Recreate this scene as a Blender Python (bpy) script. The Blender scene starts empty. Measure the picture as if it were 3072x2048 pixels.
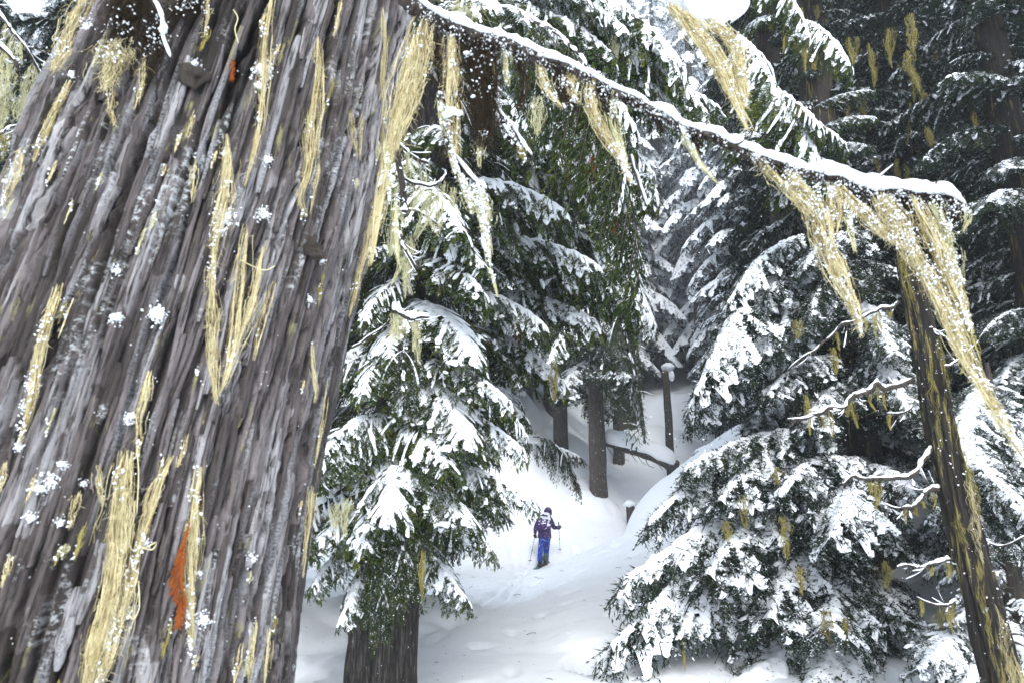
import bpy, math, random
import numpy as np
from mathutils import Vector, Matrix
R = math.radians
random.seed(7); rng = np.random.default_rng(7)
S = bpy.context.scene
COL = S.collection

# ------------------------------------------------------------------ camera, world, sun, exposure
PITCH = R(12)
cam_d = bpy.data.cameras.new('camera'); cam = bpy.data.objects.new('camera', cam_d); COL.objects.link(cam)
cam.location = (0, 0, 0); cam.rotation_euler = (R(90) + PITCH, 0, 0)
cam_d.lens = 24; cam_d.sensor_width = 36; cam_d.clip_start = 0.05; cam_d.clip_end = 1500
cam_d.dof.use_dof = True; cam_d.dof.focus_distance = 15; cam_d.dof.aperture_fstop = 6.3
S.camera = cam
W = bpy.data.worlds.new('World'); S.world = W; W.use_nodes = True
wn = W.node_tree.nodes; wl = W.node_tree.links; wn.clear()
sky = wn.new('ShaderNodeTexSky'); sky.sky_type = 'NISHITA'; sky.sun_disc = False
sky.sun_elevation = R(40); sky.sun_rotation = R(173); sky.air_density = 1.2; sky.dust_density = 3
mixw = wn.new('ShaderNodeMix'); mixw.data_type = 'RGBA'
mixw.inputs[0].default_value = 0.80; mixw.inputs[7].default_value = (13.2, 15.0, 17.4, 1)   # thick cloud over the blue
bg = wn.new('ShaderNodeBackground'); bg.inputs[1].default_value = 0.078
wo = wn.new('ShaderNodeOutputWorld')
wl.new(sky.outputs[0], mixw.inputs[6]); wl.new(mixw.outputs[2], bg.inputs[0]); wl.new(bg.outputs[0], wo.inputs[0])
sun_d = bpy.data.lights.new('sun', 'SUN'); sun_d.energy = 2.3; sun_d.angle = R(35); sun_d.color = (1, .985, .96)
sun = bpy.data.objects.new('sun', sun_d); COL.objects.link(sun)
sun.rotation_euler = (R(50), 0, R(7))
S.view_settings.view_transform = 'Standard'; S.view_settings.look = 'None'
S.view_settings.gamma = 1; S.view_settings.use_curve_mapping = False
S.view_settings.exposure = 0.68
S.cycles.use_denoising = True; S.cycles.max_bounces = 6; S.cycles.diffuse_bounces = 4
S.cycles.glossy_bounces = 2; S.cycles.transmission_bounces = 2; S.cycles.volume_bounces = 2
S.cycles.use_adaptive_sampling = True; S.cycles.adaptive_threshold = 0.02
S.cycles.caustics_reflective = False; S.cycles.caustics_refractive = False

# ------------------------------------------------------------------ picture <-> place
CP, SP = math.cos(PITCH), math.sin(PITCH)
def P(u, v, Y):
    a = (u - 1536) / 2048; b = (1024 - v) / 2048
    s = Y / (CP - b * SP)
    return np.array([a * s, Y, (SP + b * CP) * s])
def ray(u, v):
    a = (u - 1536) / 2048; b = (1024 - v) / 2048
    d = np.array([a, CP - b * SP, SP + b * CP]); return d / np.linalg.norm(d)
def proj(p):
    d = p[1] * CP + p[2] * SP
    if d < 0.05: return (-9999, -9999)
    up = -p[1] * SP + p[2] * CP
    return (1536 + 2048 * p[0] / d, 1024 - 2048 * up / d)

# ------------------------------------------------------------------ noise
def _h(ix, iy, iz, seed):
    n = (ix.astype(np.int64) * 374761393 + iy.astype(np.int64) * 668265263 + iz.astype(np.int64) * 2147483647 + seed * 1274126177) & 0xffffffff
    n = ((n ^ (n >> 13)) * 1274126177) & 0xffffffff
    n = ((n ^ (n >> 16)) * 2246822519) & 0xffffffff
    return ((n ^ (n >> 15)) & 0xffff) / 32767.5 - 1
def n3(x, y, z=0.0, seed=0):
    x, y, z = np.broadcast_arrays(np.asarray(x, float), np.asarray(y, float), np.asarray(z, float))
    ix, iy, iz = np.floor(x), np.floor(y), np.floor(z)
    fx, fy, fz = x - ix, y - iy, z - iz
    sx, sy, sz = fx * fx * (3 - 2 * fx), fy * fy * (3 - 2 * fy), fz * fz * (3 - 2 * fz)
    r = 0
    for dx in (0, 1):
        for dy in (0, 1):
            for dz in (0, 1):
                w = (sx if dx else 1 - sx) * (sy if dy else 1 - sy) * (sz if dz else 1 - sz)
                r = r + w * _h(ix + dx, iy + dy, iz + dz, seed)
    return r
def fbm(x, y, z=0.0, seed=0, o=4):
    r = 0; a = 1; t = 0
    for i in range(o):
        r = r + a * n3(np.asarray(x) * 2**i, np.asarray(y) * 2**i, np.asarray(z) * 2**i, seed + i * 17); t += a; a *= .5
    return r / t

# ------------------------------------------------------------------ materials
def mat(name):
    m = bpy.data.materials.new(name); m.use_nodes = True
    nt = m.node_tree; b = nt.nodes['Principled BSDF']
    return m, nt, b
def N(nt, t, **kw):
    n = nt.nodes.new(t)
    for k, v in kw.items(): setattr(n, k, v)
    return n
def ramp(nt, src, stops):
    r = N(nt, 'ShaderNodeValToRGB'); e = r.color_ramp.elements
    while len(e) < len(stops): e.new(.5)
    for i, (p, c) in enumerate(stops):
        e[i].position = p; e[i].color = (*c, 1) if len(c) == 3 else c
    nt.links.new(src, r.inputs[0]); return r
def noise(nt, scale, detail=4, vec=None, rough=.55):
    n = N(nt, 'ShaderNodeTexNoise'); n.inputs['Scale'].default_value = scale
    n.inputs['Detail'].default_value = detail; n.inputs['Roughness'].default_value = rough
    if vec is not None: nt.links.new(vec, n.inputs['Vector'])
    return n
def mapped(nt, scale, kind='Object'):
    tc = N(nt, 'ShaderNodeTexCoord'); mp = N(nt, 'ShaderNodeMapping')
    mp.inputs['Scale'].default_value = scale
    nt.links.new(tc.outputs[kind], mp.inputs[0]); return mp.outputs[0]
def mixc(nt, fac, a, b):
    m = N(nt, 'ShaderNodeMix', data_type='RGBA')
    if isinstance(fac, (int, float)): m.inputs[0].default_value = fac
    else: nt.links.new(fac, m.inputs[0])
    for i, s in ((6, a), (7, b)):
        if isinstance(s, tuple): m.inputs[i].default_value = (*s, 1)
        else: nt.links.new(s, m.inputs[i])
    return m.outputs[2]
def bump(nt, b, h, strength, dist):
    bp = N(nt, 'ShaderNodeBump'); bp.inputs['Strength'].default_value = strength; bp.inputs['Distance'].default_value = dist
    nt.links.new(h, bp.inputs['Height']); nt.links.new(bp.outputs[0], b.inputs['Normal'])
def thresh(nt, src, lo, hi):
    m = N(nt, 'ShaderNodeMapRange'); m.inputs[1].default_value = lo; m.inputs[2].default_value = hi
    nt.links.new(src, m.inputs[0]); return m.outputs[0]

def make_snow(name, sc=60, bs=.35, bd=.004):
    m, nt, b = mat(name)
    v = mapped(nt, (1, 1, 1))
    n = noise(nt, sc, 4, v)
    r = ramp(nt, n.outputs[0], [(.3, (.86, .885, .92)), (.7, (.91, .93, .95))])
    nt.links.new(r.outputs[0], b.inputs['Base Color'])
    b.inputs['Roughness'].default_value = .55; b.inputs['Specular IOR Level'].default_value = .25
    bump(nt, b, n.outputs[0], bs, bd); return m
M_snow = make_snow('snow_branch')
M_ground = make_snow('snow_ground', 14, .3, .02)
def make_leaf(name, c1, c2, c3, sc, d0=1.09, nz=.35):
    m, nt, b = mat(name)
    v = mapped(nt, (1, 1, 1)); n = noise(nt, sc, 3, v)
    oi = N(nt, 'ShaderNodeObjectInfo')
    r = ramp(nt, n.outputs[0], [(.3, c1), (.52, c2), (.75, c3)])
    hv = N(nt, 'ShaderNodeHueSaturation'); mr = N(nt, 'ShaderNodeMapRange')
    mr.inputs[3].default_value = .7; mr.inputs[4].default_value = 1.25
    nt.links.new(oi.outputs['Random'], mr.inputs[0]); nt.links.new(mr.outputs[0], hv.inputs['Value'])
    nt.links.new(r.outputs[0], hv.inputs['Color'])
    ge = N(nt, 'ShaderNodeNewGeometry'); sx = N(nt, 'ShaderNodeSeparateXYZ'); nt.links.new(ge.outputs['Normal'], sx.inputs[0])
    d1 = noise(nt, 13, 3, v, .7); d2 = noise(nt, 70, 2, v, .6)
    ad = N(nt, 'ShaderNodeMath', operation='ADD'); nt.links.new(d1.outputs[0], ad.inputs[0]); nt.links.new(d2.outputs[0], ad.inputs[1])
    mu = N(nt, 'ShaderNodeMath', operation='MULTIPLY'); nt.links.new(thresh(nt, ad.outputs[0], d0, d0 + .07), mu.inputs[0]); nt.links.new(thresh(nt, sx.outputs['Z'], nz, nz + .35), mu.inputs[1])
    nt.links.new(mixc(nt, mu.outputs[0], hv.outputs[0], (.82, .85, .9)), b.inputs['Base Color'])
    b.inputs['Roughness'].default_value = .6; b.inputs['Specular IOR Level'].default_value = .12
    return m
M_cedar = make_leaf('cedar_foliage', (.010, .022, .004), (.030, .052, .007), (.11, .118, .012), 5)
M_hem = make_leaf('hemlock_foliage', (.008, .018, .010), (.016, .030, .016), (.036, .052, .018), 4, 1.06)
M_hemfar = make_leaf('hazed_frosted_hemlock_foliage', (.030, .042, .038), (.05, .066, .058), (.09, .11, .095), 2, .86, -.1)  # snow-dusted needles; the green itself is lightened to imitate haze at distance
def make_bark(name, c1, c2, c3, snowy=.0, lich=0.0):
    m, nt, b = mat(name)
    v = mapped(nt, (24, 24, 2.6)); n = noise(nt, 1.5, 7, v, .75)
    r = ramp(nt, n.outputs[0], [(.3, c1), (.5, c2), (.72, c3)])
    col = r.outputs[0]
    if lich:
        v3 = mapped(nt, (16, 16, 1.3)); n3_ = noise(nt, 1.3, 5, v3, .7)
        col = mixc(nt, thresh(nt, n3_.outputs[0], .62 - lich * .15, .7 - lich * .12), col, (.36, .29, .09))
    if snowy:
        v2 = mapped(nt, (1, 1, .6)); n2 = noise(nt, 16, 6, v2, .75)
        col = mixc(nt, thresh(nt, n2.outputs[0], .70 - snowy * .10, .73 - snowy * .09), col, (.85, .88, .92))
    nt.links.new(col, b.inputs['Base Color']); b.inputs['Roughness'].default_value = .9
    bump(nt, b, n.outputs[0], 1.0, .06); return m
M_bark = make_bark('cedar_bark', (.008, .006, .005), (.052, .044, .038), (.27, .24, .215), .5)
M_barkd = make_bark('hemlock_bark', (.014, .011, .009), (.035, .027, .021), (.08, .065, .05), .5, .35)
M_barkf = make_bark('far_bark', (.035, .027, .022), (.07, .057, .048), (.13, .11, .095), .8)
M_snag = make_bark('snag_bark', (.006, .004, .003), (.022, .016, .011), (.065, .048, .034), .35, .45)
M_twig = make_bark('twig_bark', (.03, .024, .02), (.07, .055, .042), (.13, .1, .075), .5)

def make_near_bark():
    m, nt, b = mat('old_cedar_bark')
    v = mapped(nt, (1, 1, 1), 'UV')
    vs = mapped(nt, (170, 9, 1), 'UV'); f = noise(nt, 1, 7, vs, .72)           # fibres
    vm = mapped(nt, (22, 1.7, 1), 'UV'); pm = noise(nt, 1, 5, vm, .6)           # plates
    fine = noise(nt, 160, 5, v, .7)
    at = N(nt, 'ShaderNodeAttribute', attribute_name='tone')
    own = ramp(nt, at.outputs['Fac'], [(.12, (.044, .033, .028)), (.40, (.155, .128, .122)), (.64, (.29, .252, .25)), (.9, (.58, .555, .56))]).outputs[0]
    base = mixc(nt, ramp(nt, f.outputs[0], [(.40, (0, 0, 0)), (.50, (.75, .75, .75)), (.62, (1, 1, 1))]).outputs[0], (.022, .016, .014), own)
    pale = ramp(nt, fine.outputs[0], [(.35, (.20, .195, .20)), (.6, (.46, .46, .48))]).outputs[0]
    pmx = N(nt, 'ShaderNodeMath', operation='MULTIPLY'); nt.links.new(thresh(nt, pm.outputs[0], .55, .64), pmx.inputs[0]); nt.links.new(thresh(nt, fine.outputs[0], .38, .5), pmx.inputs[1])
    base = mixc(nt, pmx.outputs[0], base, pale)
    vb = mapped(nt, (7, 1.5, 1), 'UV'); bn = noise(nt, 1, 6, vb, .7)
    base = mixc(nt, thresh(nt, bn.outputs[0], .56, .66), base, (.024, .018, .013))
    vl = mapped(nt, (26, 3.2, 1), 'UV'); ln = noise(nt, 1.3, 6, vl, .7)
    base = mixc(nt, thresh(nt, ln.outputs[0], .60, .67), base, (.36, .33, .15))
    sp = noise(nt, 75, 6, v, .75)
    vc = mapped(nt, (6, 2.2, 1), 'UV'); cn = noise(nt, 1, 5, vc, .7); cm = N(nt, 'ShaderNodeMath', operation='MULTIPLY')
    nt.links.new(thresh(nt, sp.outputs[0], .50, .56), cm.inputs[0]); nt.links.new(thresh(nt, cn.outputs[0], .56, .64), cm.inputs[1])
    base = mixc(nt, cm.outputs[0], base, (.66, .68, .68))
    vw = mapped(nt, (10, 1.3, 1), 'UV'); wn_ = noise(nt, 1, 4, vw, .65); hv = N(nt, 'ShaderNodeHueSaturation'); mr = N(nt, 'ShaderNodeMapRange')
    mr.inputs[1].default_value = .36; mr.inputs[2].default_value = .64; mr.inputs[3].default_value = .6; mr.inputs[4].default_value = 1.15
    nt.links.new(wn_.outputs[0], mr.inputs[0]); nt.links.new(mr.outputs[0], hv.inputs['Value']); nt.links.new(base, hv.inputs['Color']); base = hv.outputs[0]
    nt.links.new(base, b.inputs['Base Color']); b.inputs['Roughness'].default_value = .88
    ad = N(nt, 'ShaderNodeMath', operation='ADD'); nt.links.new(f.outputs[0], ad.inputs[0]); nt.links.new(fine.outputs[0], ad.inputs[1])
    bump(nt, b, ad.outputs[0], 1.0, .010); return m
M_near = make_near_bark()
def make_lichen(name, dark, mid, light):
    m, nt, b = mat(name)
    at = N(nt, 'ShaderNodeAttribute', attribute_name='tone')
    n = noise(nt, 40, 3, mapped(nt, (1, 1, 1)))
    ad = N(nt, 'ShaderNodeMath', operation='ADD'); nt.links.new(at.outputs['Fac'], ad.inputs[0]); nt.links.new(n.outputs[0], ad.inputs[1])
    r = ramp(nt, thresh(nt, ad.outputs[0], .2, 1.3), [(0.15, dark), (.48, mid), (.85, light)])
    nt.links.new(r.outputs[0], b.inputs['Base Color']); b.inputs['Roughness'].default_value = .8
    b.inputs['Specular IOR Level'].default_value = .15
    return m
M_lich = make_lichen('beard_lichen', (.12, .085, .03), (.50, .40, .19), (.76, .68, .42))
M_lichp = make_lichen('pale_lichen', (.22, .20, .08), (.50, .47, .24), (.70, .68, .45))
M_lichf = make_lichen('far_lichen', (.08, .065, .018), (.22, .185, .05), (.38, .33, .11))
M_dark = make_lichen('dark_moss', (.004, .003, .0025), (.012, .009, .007), (.045, .032, .018))
M_dead = make_lichen('dead_sprig', (.08, .018, .004), (.22, .050, .008), (.34, .095, .016))
def flat(name, c, rough=.6, metal=0, spec=.4, nsc=0):
    m, nt, b = mat(name)
    if nsc:
        n = noise(nt, nsc, 4, mapped(nt, (1, 1, 1)), .7)
        nt.links.new(mixc(nt, thresh(nt, n.outputs[0], .60, .66), c, (.8, .82, .86)), b.inputs['Base Color'])
    else:
        n = noise(nt, 30, 3, mapped(nt, (1, 1, 1)))
        r = ramp(nt, n.outputs[0], [(.3, tuple(x * .85 for x in c)), (.7, tuple(min(1, x * 1.1) for x in c))])
        nt.links.new(r.outputs[0], b.inputs['Base Color'])
    b.inputs['Roughness'].default_value = rough; b.inputs['Metallic'].default_value = metal
    b.inputs['Specular IOR Level'].default_value = spec
    return m

# ------------------------------------------------------------------ mesh building
class MB:
    def __init__(s): s.v = []; s.q = []; s.t = []; s.qm = []; s.tm = []; s.a = []; s.n = 0
    def add(s, V, Q=None, T=None, m=0, tone=.5):
        V = np.asarray(V, float).reshape(-1, 3); s.v.append(V)
        s.a.append(np.broadcast_to(np.asarray(tone, float), (len(V),)))
        if Q is not None and len(Q): Q = np.asarray(Q); s.q.append(Q + s.n); s.qm.append(np.full(len(Q), m))
        if T is not None and len(T): T = np.asarray(T); s.t.append(T + s.n); s.tm.append(np.full(len(T), m))
        s.n += len(V)
    def mesh(s, name, mats, smooth=True, tone=False, uv=None):
        me = bpy.data.meshes.new(name)
        V = np.concatenate(s.v).astype(np.float32)
        Q = np.concatenate(s.q) if s.q else np.zeros((0, 4), int); T = np.concatenate(s.t) if s.t else np.zeros((0, 3), int)
        me.vertices.add(len(V)); me.vertices.foreach_set('co', V.ravel())
        loops = np.concatenate([Q.ravel(), T.ravel()]).astype(np.int32)
        me.loops.add(len(loops)); me.loops.foreach_set('vertex_index', loops)
        tot = np.concatenate([np.full(len(Q), 4), np.full(len(T), 3)]).astype(np.int32)
        st = np.concatenate([[0], np.cumsum(tot)[:-1]]).astype(np.int32)
        me.polygons.add(len(tot)); me.polygons.foreach_set('loop_start', st); me.polygons.foreach_set('loop_total', tot)
        mi = np.concatenate([np.concatenate(s.qm) if s.qm else [], np.concatenate(s.tm) if s.tm else []]).astype(np.int32)
        me.polygons.foreach_set('material_index', mi)
        me.polygons.foreach_set('use_smooth', np.full(len(tot), bool(smooth)))
        for m in (mats if isinstance(mats, (list, tuple)) else [mats]): me.materials.append(m)
        if tone:
            at = me.attributes.new('tone', 'FLOAT', 'POINT'); at.data.foreach_set('value', np.concatenate(s.a).astype(np.float32))
        if uv is not None:
            l = me.uv_layers.new(name='UVMap'); l.data.foreach_set('uv', uv[loops].astype(np.float32).ravel())
        me.update(); me.validate(clean_customdata=False); return me
def ob(name, me, parent=None, loc=None):
    o = bpy.data.objects.new(name, me); COL.objects.link(o)
    if parent is not None: o.parent = parent
    if loc is not None: o.location = loc
    return o
def tag(o, label=None, cat=None, group=None, kind=None):
    if label: o['label'] = label
    if cat: o['category'] = cat
    if group: o['group'] = group
    if kind: o['kind'] = kind
    return o
def thing(name, label, cat, group=None, loc=(0, 0, 0)):
    o = bpy.data.objects.new(name, None); COL.objects.link(o); o.location = loc
    o.empty_display_size = .1
    return tag(o, label, cat, group)
def smooth_path(pts, n):
    pts = np.asarray(pts, float)
    d = np.r_[0, np.cumsum(np.linalg.norm(np.diff(pts, axis=0), axis=1))]
    t = np.linspace(0, d[-1], n); k = len(pts)
    if k < 3: return np.stack([np.interp(t, d, pts[:, i]) for i in range(3)], 1)
    m = np.gradient(pts, d, axis=0)
    i = np.clip(np.searchsorted(d, t, side='right') - 1, 0, k - 2); h = (d[i + 1] - d[i])[:, None]; s = ((t - d[i])[:, None]) / h
    return ((2*s**3 - 3*s**2 + 1) * pts[i] + (s**3 - 2*s**2 + s) * h * m[i] + (-2*s**3 + 3*s**2) * pts[i+1] + (s**3 - s**2) * h * m[i+1])
def frames(path):
    t = np.gradient(path, axis=0); t /= np.linalg.norm(t, axis=1)[:, None] + 1e-9
    up = np.array([0, 0, 1.0]); 
    if abs(np.mean(t[:, 2])) > .85: up = np.array([0, 1.0, 0])
    a = np.cross(t, up); a /= np.linalg.norm(a, axis=1)[:, None] + 1e-9
    b = np.cross(a, t); return t, a, b
def ringquads(n, k):
    i = np.arange(n - 1)[:, None] * k; j = np.arange(k)[None]; j2 = (j + 1) % k
    return np.stack(np.broadcast_arrays(i + j, i + j2, i + k + j2, i + k + j), -1).reshape(-1, 4)
def tube(mb, path, r, k=8, m=0, tone=.5, rough=0.0, fr=30, seed=0):
    path = np.asarray(path, float); n = len(path); r = np.broadcast_to(r, (n,))
    t, a, b = frames(path); th = np.arange(k) / k * 2 * math.pi
    off = np.cos(th)[None, :, None] * a[:, None] + np.sin(th)[None, :, None] * b[:, None]
    rr = np.repeat(r[:, None], k, 1)
    if rough:
        p0 = path[:, None] + off * r[:, None, None]
        rr = rr * (1 + rough * fbm(p0[..., 0] * fr, p0[..., 1] * fr, p0[..., 2] * fr * .4, seed, 2))
    V = path[:, None] + off * rr[..., None]
    mb.add(V, ringquads(n, k), m=m, tone=tone)
    c0 = mb.n; mb.add([path[0], path[-1]], T=None, m=m, tone=tone)
    T = [[(j + 1) % k - n * k, j - n * k, 0] for j in range(k)] + [[(n - 1) * k + j - n * k, (n - 1) * k + (j + 1) % k - n * k, 1] for j in range(k)]
    mb.t.append(np.array(T) + c0); mb.tm.append(np.full(len(T), m))
def strands(mb, paths, rad, m=0, tone=None):
    """paths (M,K,3), rad (M,K) -> three-sided hairs"""
    M, K, _ = paths.shape
    d = paths[:, -1] - paths[:, 0]; d /= np.linalg.norm(d, axis=1)[:, None] + 1e-9
    rv = rng.normal(size=(M, 3)); a = np.cross(d, rv); a /= np.linalg.norm(a, axis=1)[:, None] + 1e-9; b = np.cross(d, a)
    th = np.arange(3) * 2 * math.pi / 3
    off = np.cos(th)[None, :, None] * a[:, None] + np.sin(th)[None, :, None] * b[:, None]
    V = paths[:, :, None] + off[:, None] * rad[:, :, None, None]
    q = ringquads(K, 3); Q = (q[None] + (np.arange(M) * K * 3)[:, None, None]).reshape(-1, 4)
    tn = np.full(M * K * 3, .5) if tone is None else np.repeat(tone, K * 3)
    mb.add(V, Q, m=m, tone=tn)
_ico = {}
def ico(sub):
    if sub not in _ico:
        import bmesh
        b = bmesh.new(); bmesh.ops.create_icosphere(b, subdivisions=sub, radius=1)
        _ico[sub] = (np.array([v.co[:] for v in b.verts]), np.array([[v.index for v in f.verts] for f in b.faces])); b.free()
    return _ico[sub]
def blob(mb, c, r, sub=2, rough=.25, fr=2.2, m=0, seed=None):
    V, T = ico(sub); seed = random.randint(0, 9999) if seed is None else seed
    r = np.asarray(r, float) * np.ones(3)
    k = 1 + rough * 1.6 * fbm(V[:, 0] * fr + seed, V[:, 1] * fr, V[:, 2] * fr, seed, 3)
    mb.add(np.asarray(c) + V * r * k[:, None], T=T, m=m)
OCT = np.array([[1,0,0],[-1,0,0],[0,1,0],[0,-1,0],[0,0,1],[0,0,-1]], float)
OCTF = np.array([[0,2,4],[2,1,4],[1,3,4],[3,0,4],[2,0,5],[1,2,5],[3,1,5],[0,3,5]])
def clump(ii_n, n, per=9):
    c = rng.integers(0, ii_n, max(1, n // per)); return c[rng.integers(0, len(c), n)]
def specks(mb, C, r, m=0):
    """many tiny crumbs of snow"""
    C = np.asarray(C, float); r = np.broadcast_to(r, (len(C),)); V0, T0 = ico(1)
    jit = 1 + .55 * rng.normal(size=(len(C), len(V0)))
    V = C[:, None] + V0[None] * (r[:, None] * np.clip(jit, .25, 2.2))[..., None]
    T = (T0[None] + (np.arange(len(C)) * len(V0))[:, None, None]).reshape(-1, 3); mb.add(V, T=T, m=m)
def snow_on(mb, path, w, h, seed=0, m=0, k=9, lift=0.0, fr=18, rag=.35):
    """cap of snow lying along the top of a branch"""
    path = np.asarray(path, float); n = len(path); t, a, b = frames(path)
    a2 = np.cross(t, [0, 0, 1.0]); l = np.linalg.norm(a2, axis=1)[:, None]; a2 = np.where(l > .15, a2 / (l + 1e-9), a)
    s = np.arange(n) / n; q = path * fr
    lum = 1 + rag * 1.5 * fbm(q[:, 0], q[:, 1], q[:, 2], seed, 3); lum = np.clip(lum, .25, 2)
    ends = np.minimum(1, np.minimum(s, 1 - s) * n / 3 + .15)
    th = np.linspace(-.25, math.pi + .25, k)
    ww = np.broadcast_to(w, (n,)) * lum * ends; hh = np.broadcast_to(h, (n,)) * lum * ends
    V = path[:, None] + a2[:, None] * (np.cos(th)[None, :, None] * ww[:, None, None])
    V[..., 2] += np.sin(th)[None] * hh[:, None] + lift
    V += .12 * ww[:, None, None] * np.stack([n3(V[..., 0] * fr * 3, V[..., 1] * fr * 3, V[..., 2] * fr * 3, seed + c) for c in (1, 2, 3)], -1)
    mb.add(V, ringquads(n, k), m=m)
    c0 = mb.n; mb.add([V[0].mean(0), V[-1].mean(0)], m=m)
    T = [[(j + 1) % k - n * k, j - n * k, 0] for j in range(k)] + [[(n-1)*k + j - n*k, (n-1)*k + (j+1) % k - n*k, 1] for j in range(k)]
    mb.t.append(np.array(T) + c0); mb.tm.append(np.full(len(T), m))
def beard(mb, path, hw, n, r=.0011, K=9, m=0, thick=.6, wav=.4, tone0=.5, fuzz=1.6):
    """bundle of hanging lichen hairs; hw = half width along the path (array)"""
    path = np.asarray(path, float); hw = np.asarray(hw, float)
    L = np.linalg.norm(np.diff(path, axis=0), axis=1).sum()
    F = smooth_path(path, 60); sp = np.linspace(0, 1, 60); HW = np.interp(sp, np.linspace(0, 1, len(hw)), hw)
    s0 = rng.uniform(0, 1, n)**1.25 * .8; ln = rng.uniform(.12, .5, n); s1 = np.minimum(1, s0 + ln)
    ss = s0[:, None] + (s1 - s0)[:, None] * np.linspace(0, 1, K)[None]
    C = np.stack([np.interp(ss, sp, F[:, i]) for i in range(3)], -1)
    wv = np.interp(ss, sp, HW)
    nl = max(3, n // 26); lk = rng.integers(0, nl, n)
    lc = rng.normal(size=nl) * .46; ld = rng.normal(size=nl) * .4 * thick
    lw = rng.uniform(.05, .17, nl)
    lat = lc[lk] + rng.normal(size=n) * lw[lk]; dep = ld[lk] + rng.normal(size=n) * lw[lk] * thick
    stray = rng.random(n) < .28; lat = np.where(stray, rng.normal(size=n) * .75, lat)
    drift = (rng.normal(size=nl) * .5)[lk] + rng.normal(size=n) * .12
    u = lat[:, None] + drift[:, None] * np.linspace(0, 1, K)[None]**2 * .5
    ph = (rng.uniform(0, 9, nl))[lk][:, None] + rng.normal(size=n)[:, None] * .4; fq = (rng.uniform(2, 6, nl))[lk][:, None]
    u = u + wav * .34 * np.sin(ss * fq * 3 + ph) + wav * .22 * np.cumsum(rng.normal(size=(n, K)), 1) / math.sqrt(K) * 1.2 + wav * .18 * np.sin(ss * 31 + rng.uniform(0, 9, n)[:, None])
    d2 = dep[:, None] + wav * .22 * np.cos(ss * fq * 4 + ph)
    C[..., 0] += u * wv; C[..., 1] += d2 * wv; C[..., 2] += .15 * wv * rng.normal(size=(n, K))
    rad = np.broadcast_to(.8 * r * rng.uniform(.5, 1.4, n)[:, None] * np.linspace(1, .45, K)[None], (n, K))
    strands(mb, C, rad, m=m, tone=tone0 + rng.normal(size=n) * .30)
    nf = int(n * fuzz); pk = rng.integers(0, n, nf); pj = rng.integers(1, K, nf); a0 = C[pk, pj]; hl = HW.mean() * rng.uniform(.25, .9, nf)
    dv = rng.normal(size=(nf, 3)) * [.75, .5, .5] + [0, -.1, -.75]; dv *= hl[:, None]
    F3 = np.stack([a0, a0 + dv * .5 + rng.normal(size=(nf, 3)) * hl[:, None] * .12, a0 + dv + rng.normal(size=(nf, 3)) * hl[:, None] * .2], 1)
    strands(mb, F3, np.repeat((r * .6 * np.array([1, .8, .4]))[None], nf, 0), m=m, tone=tone0 + .05 + rng.normal(size=nf) * .3)
    return F, HW

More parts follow.
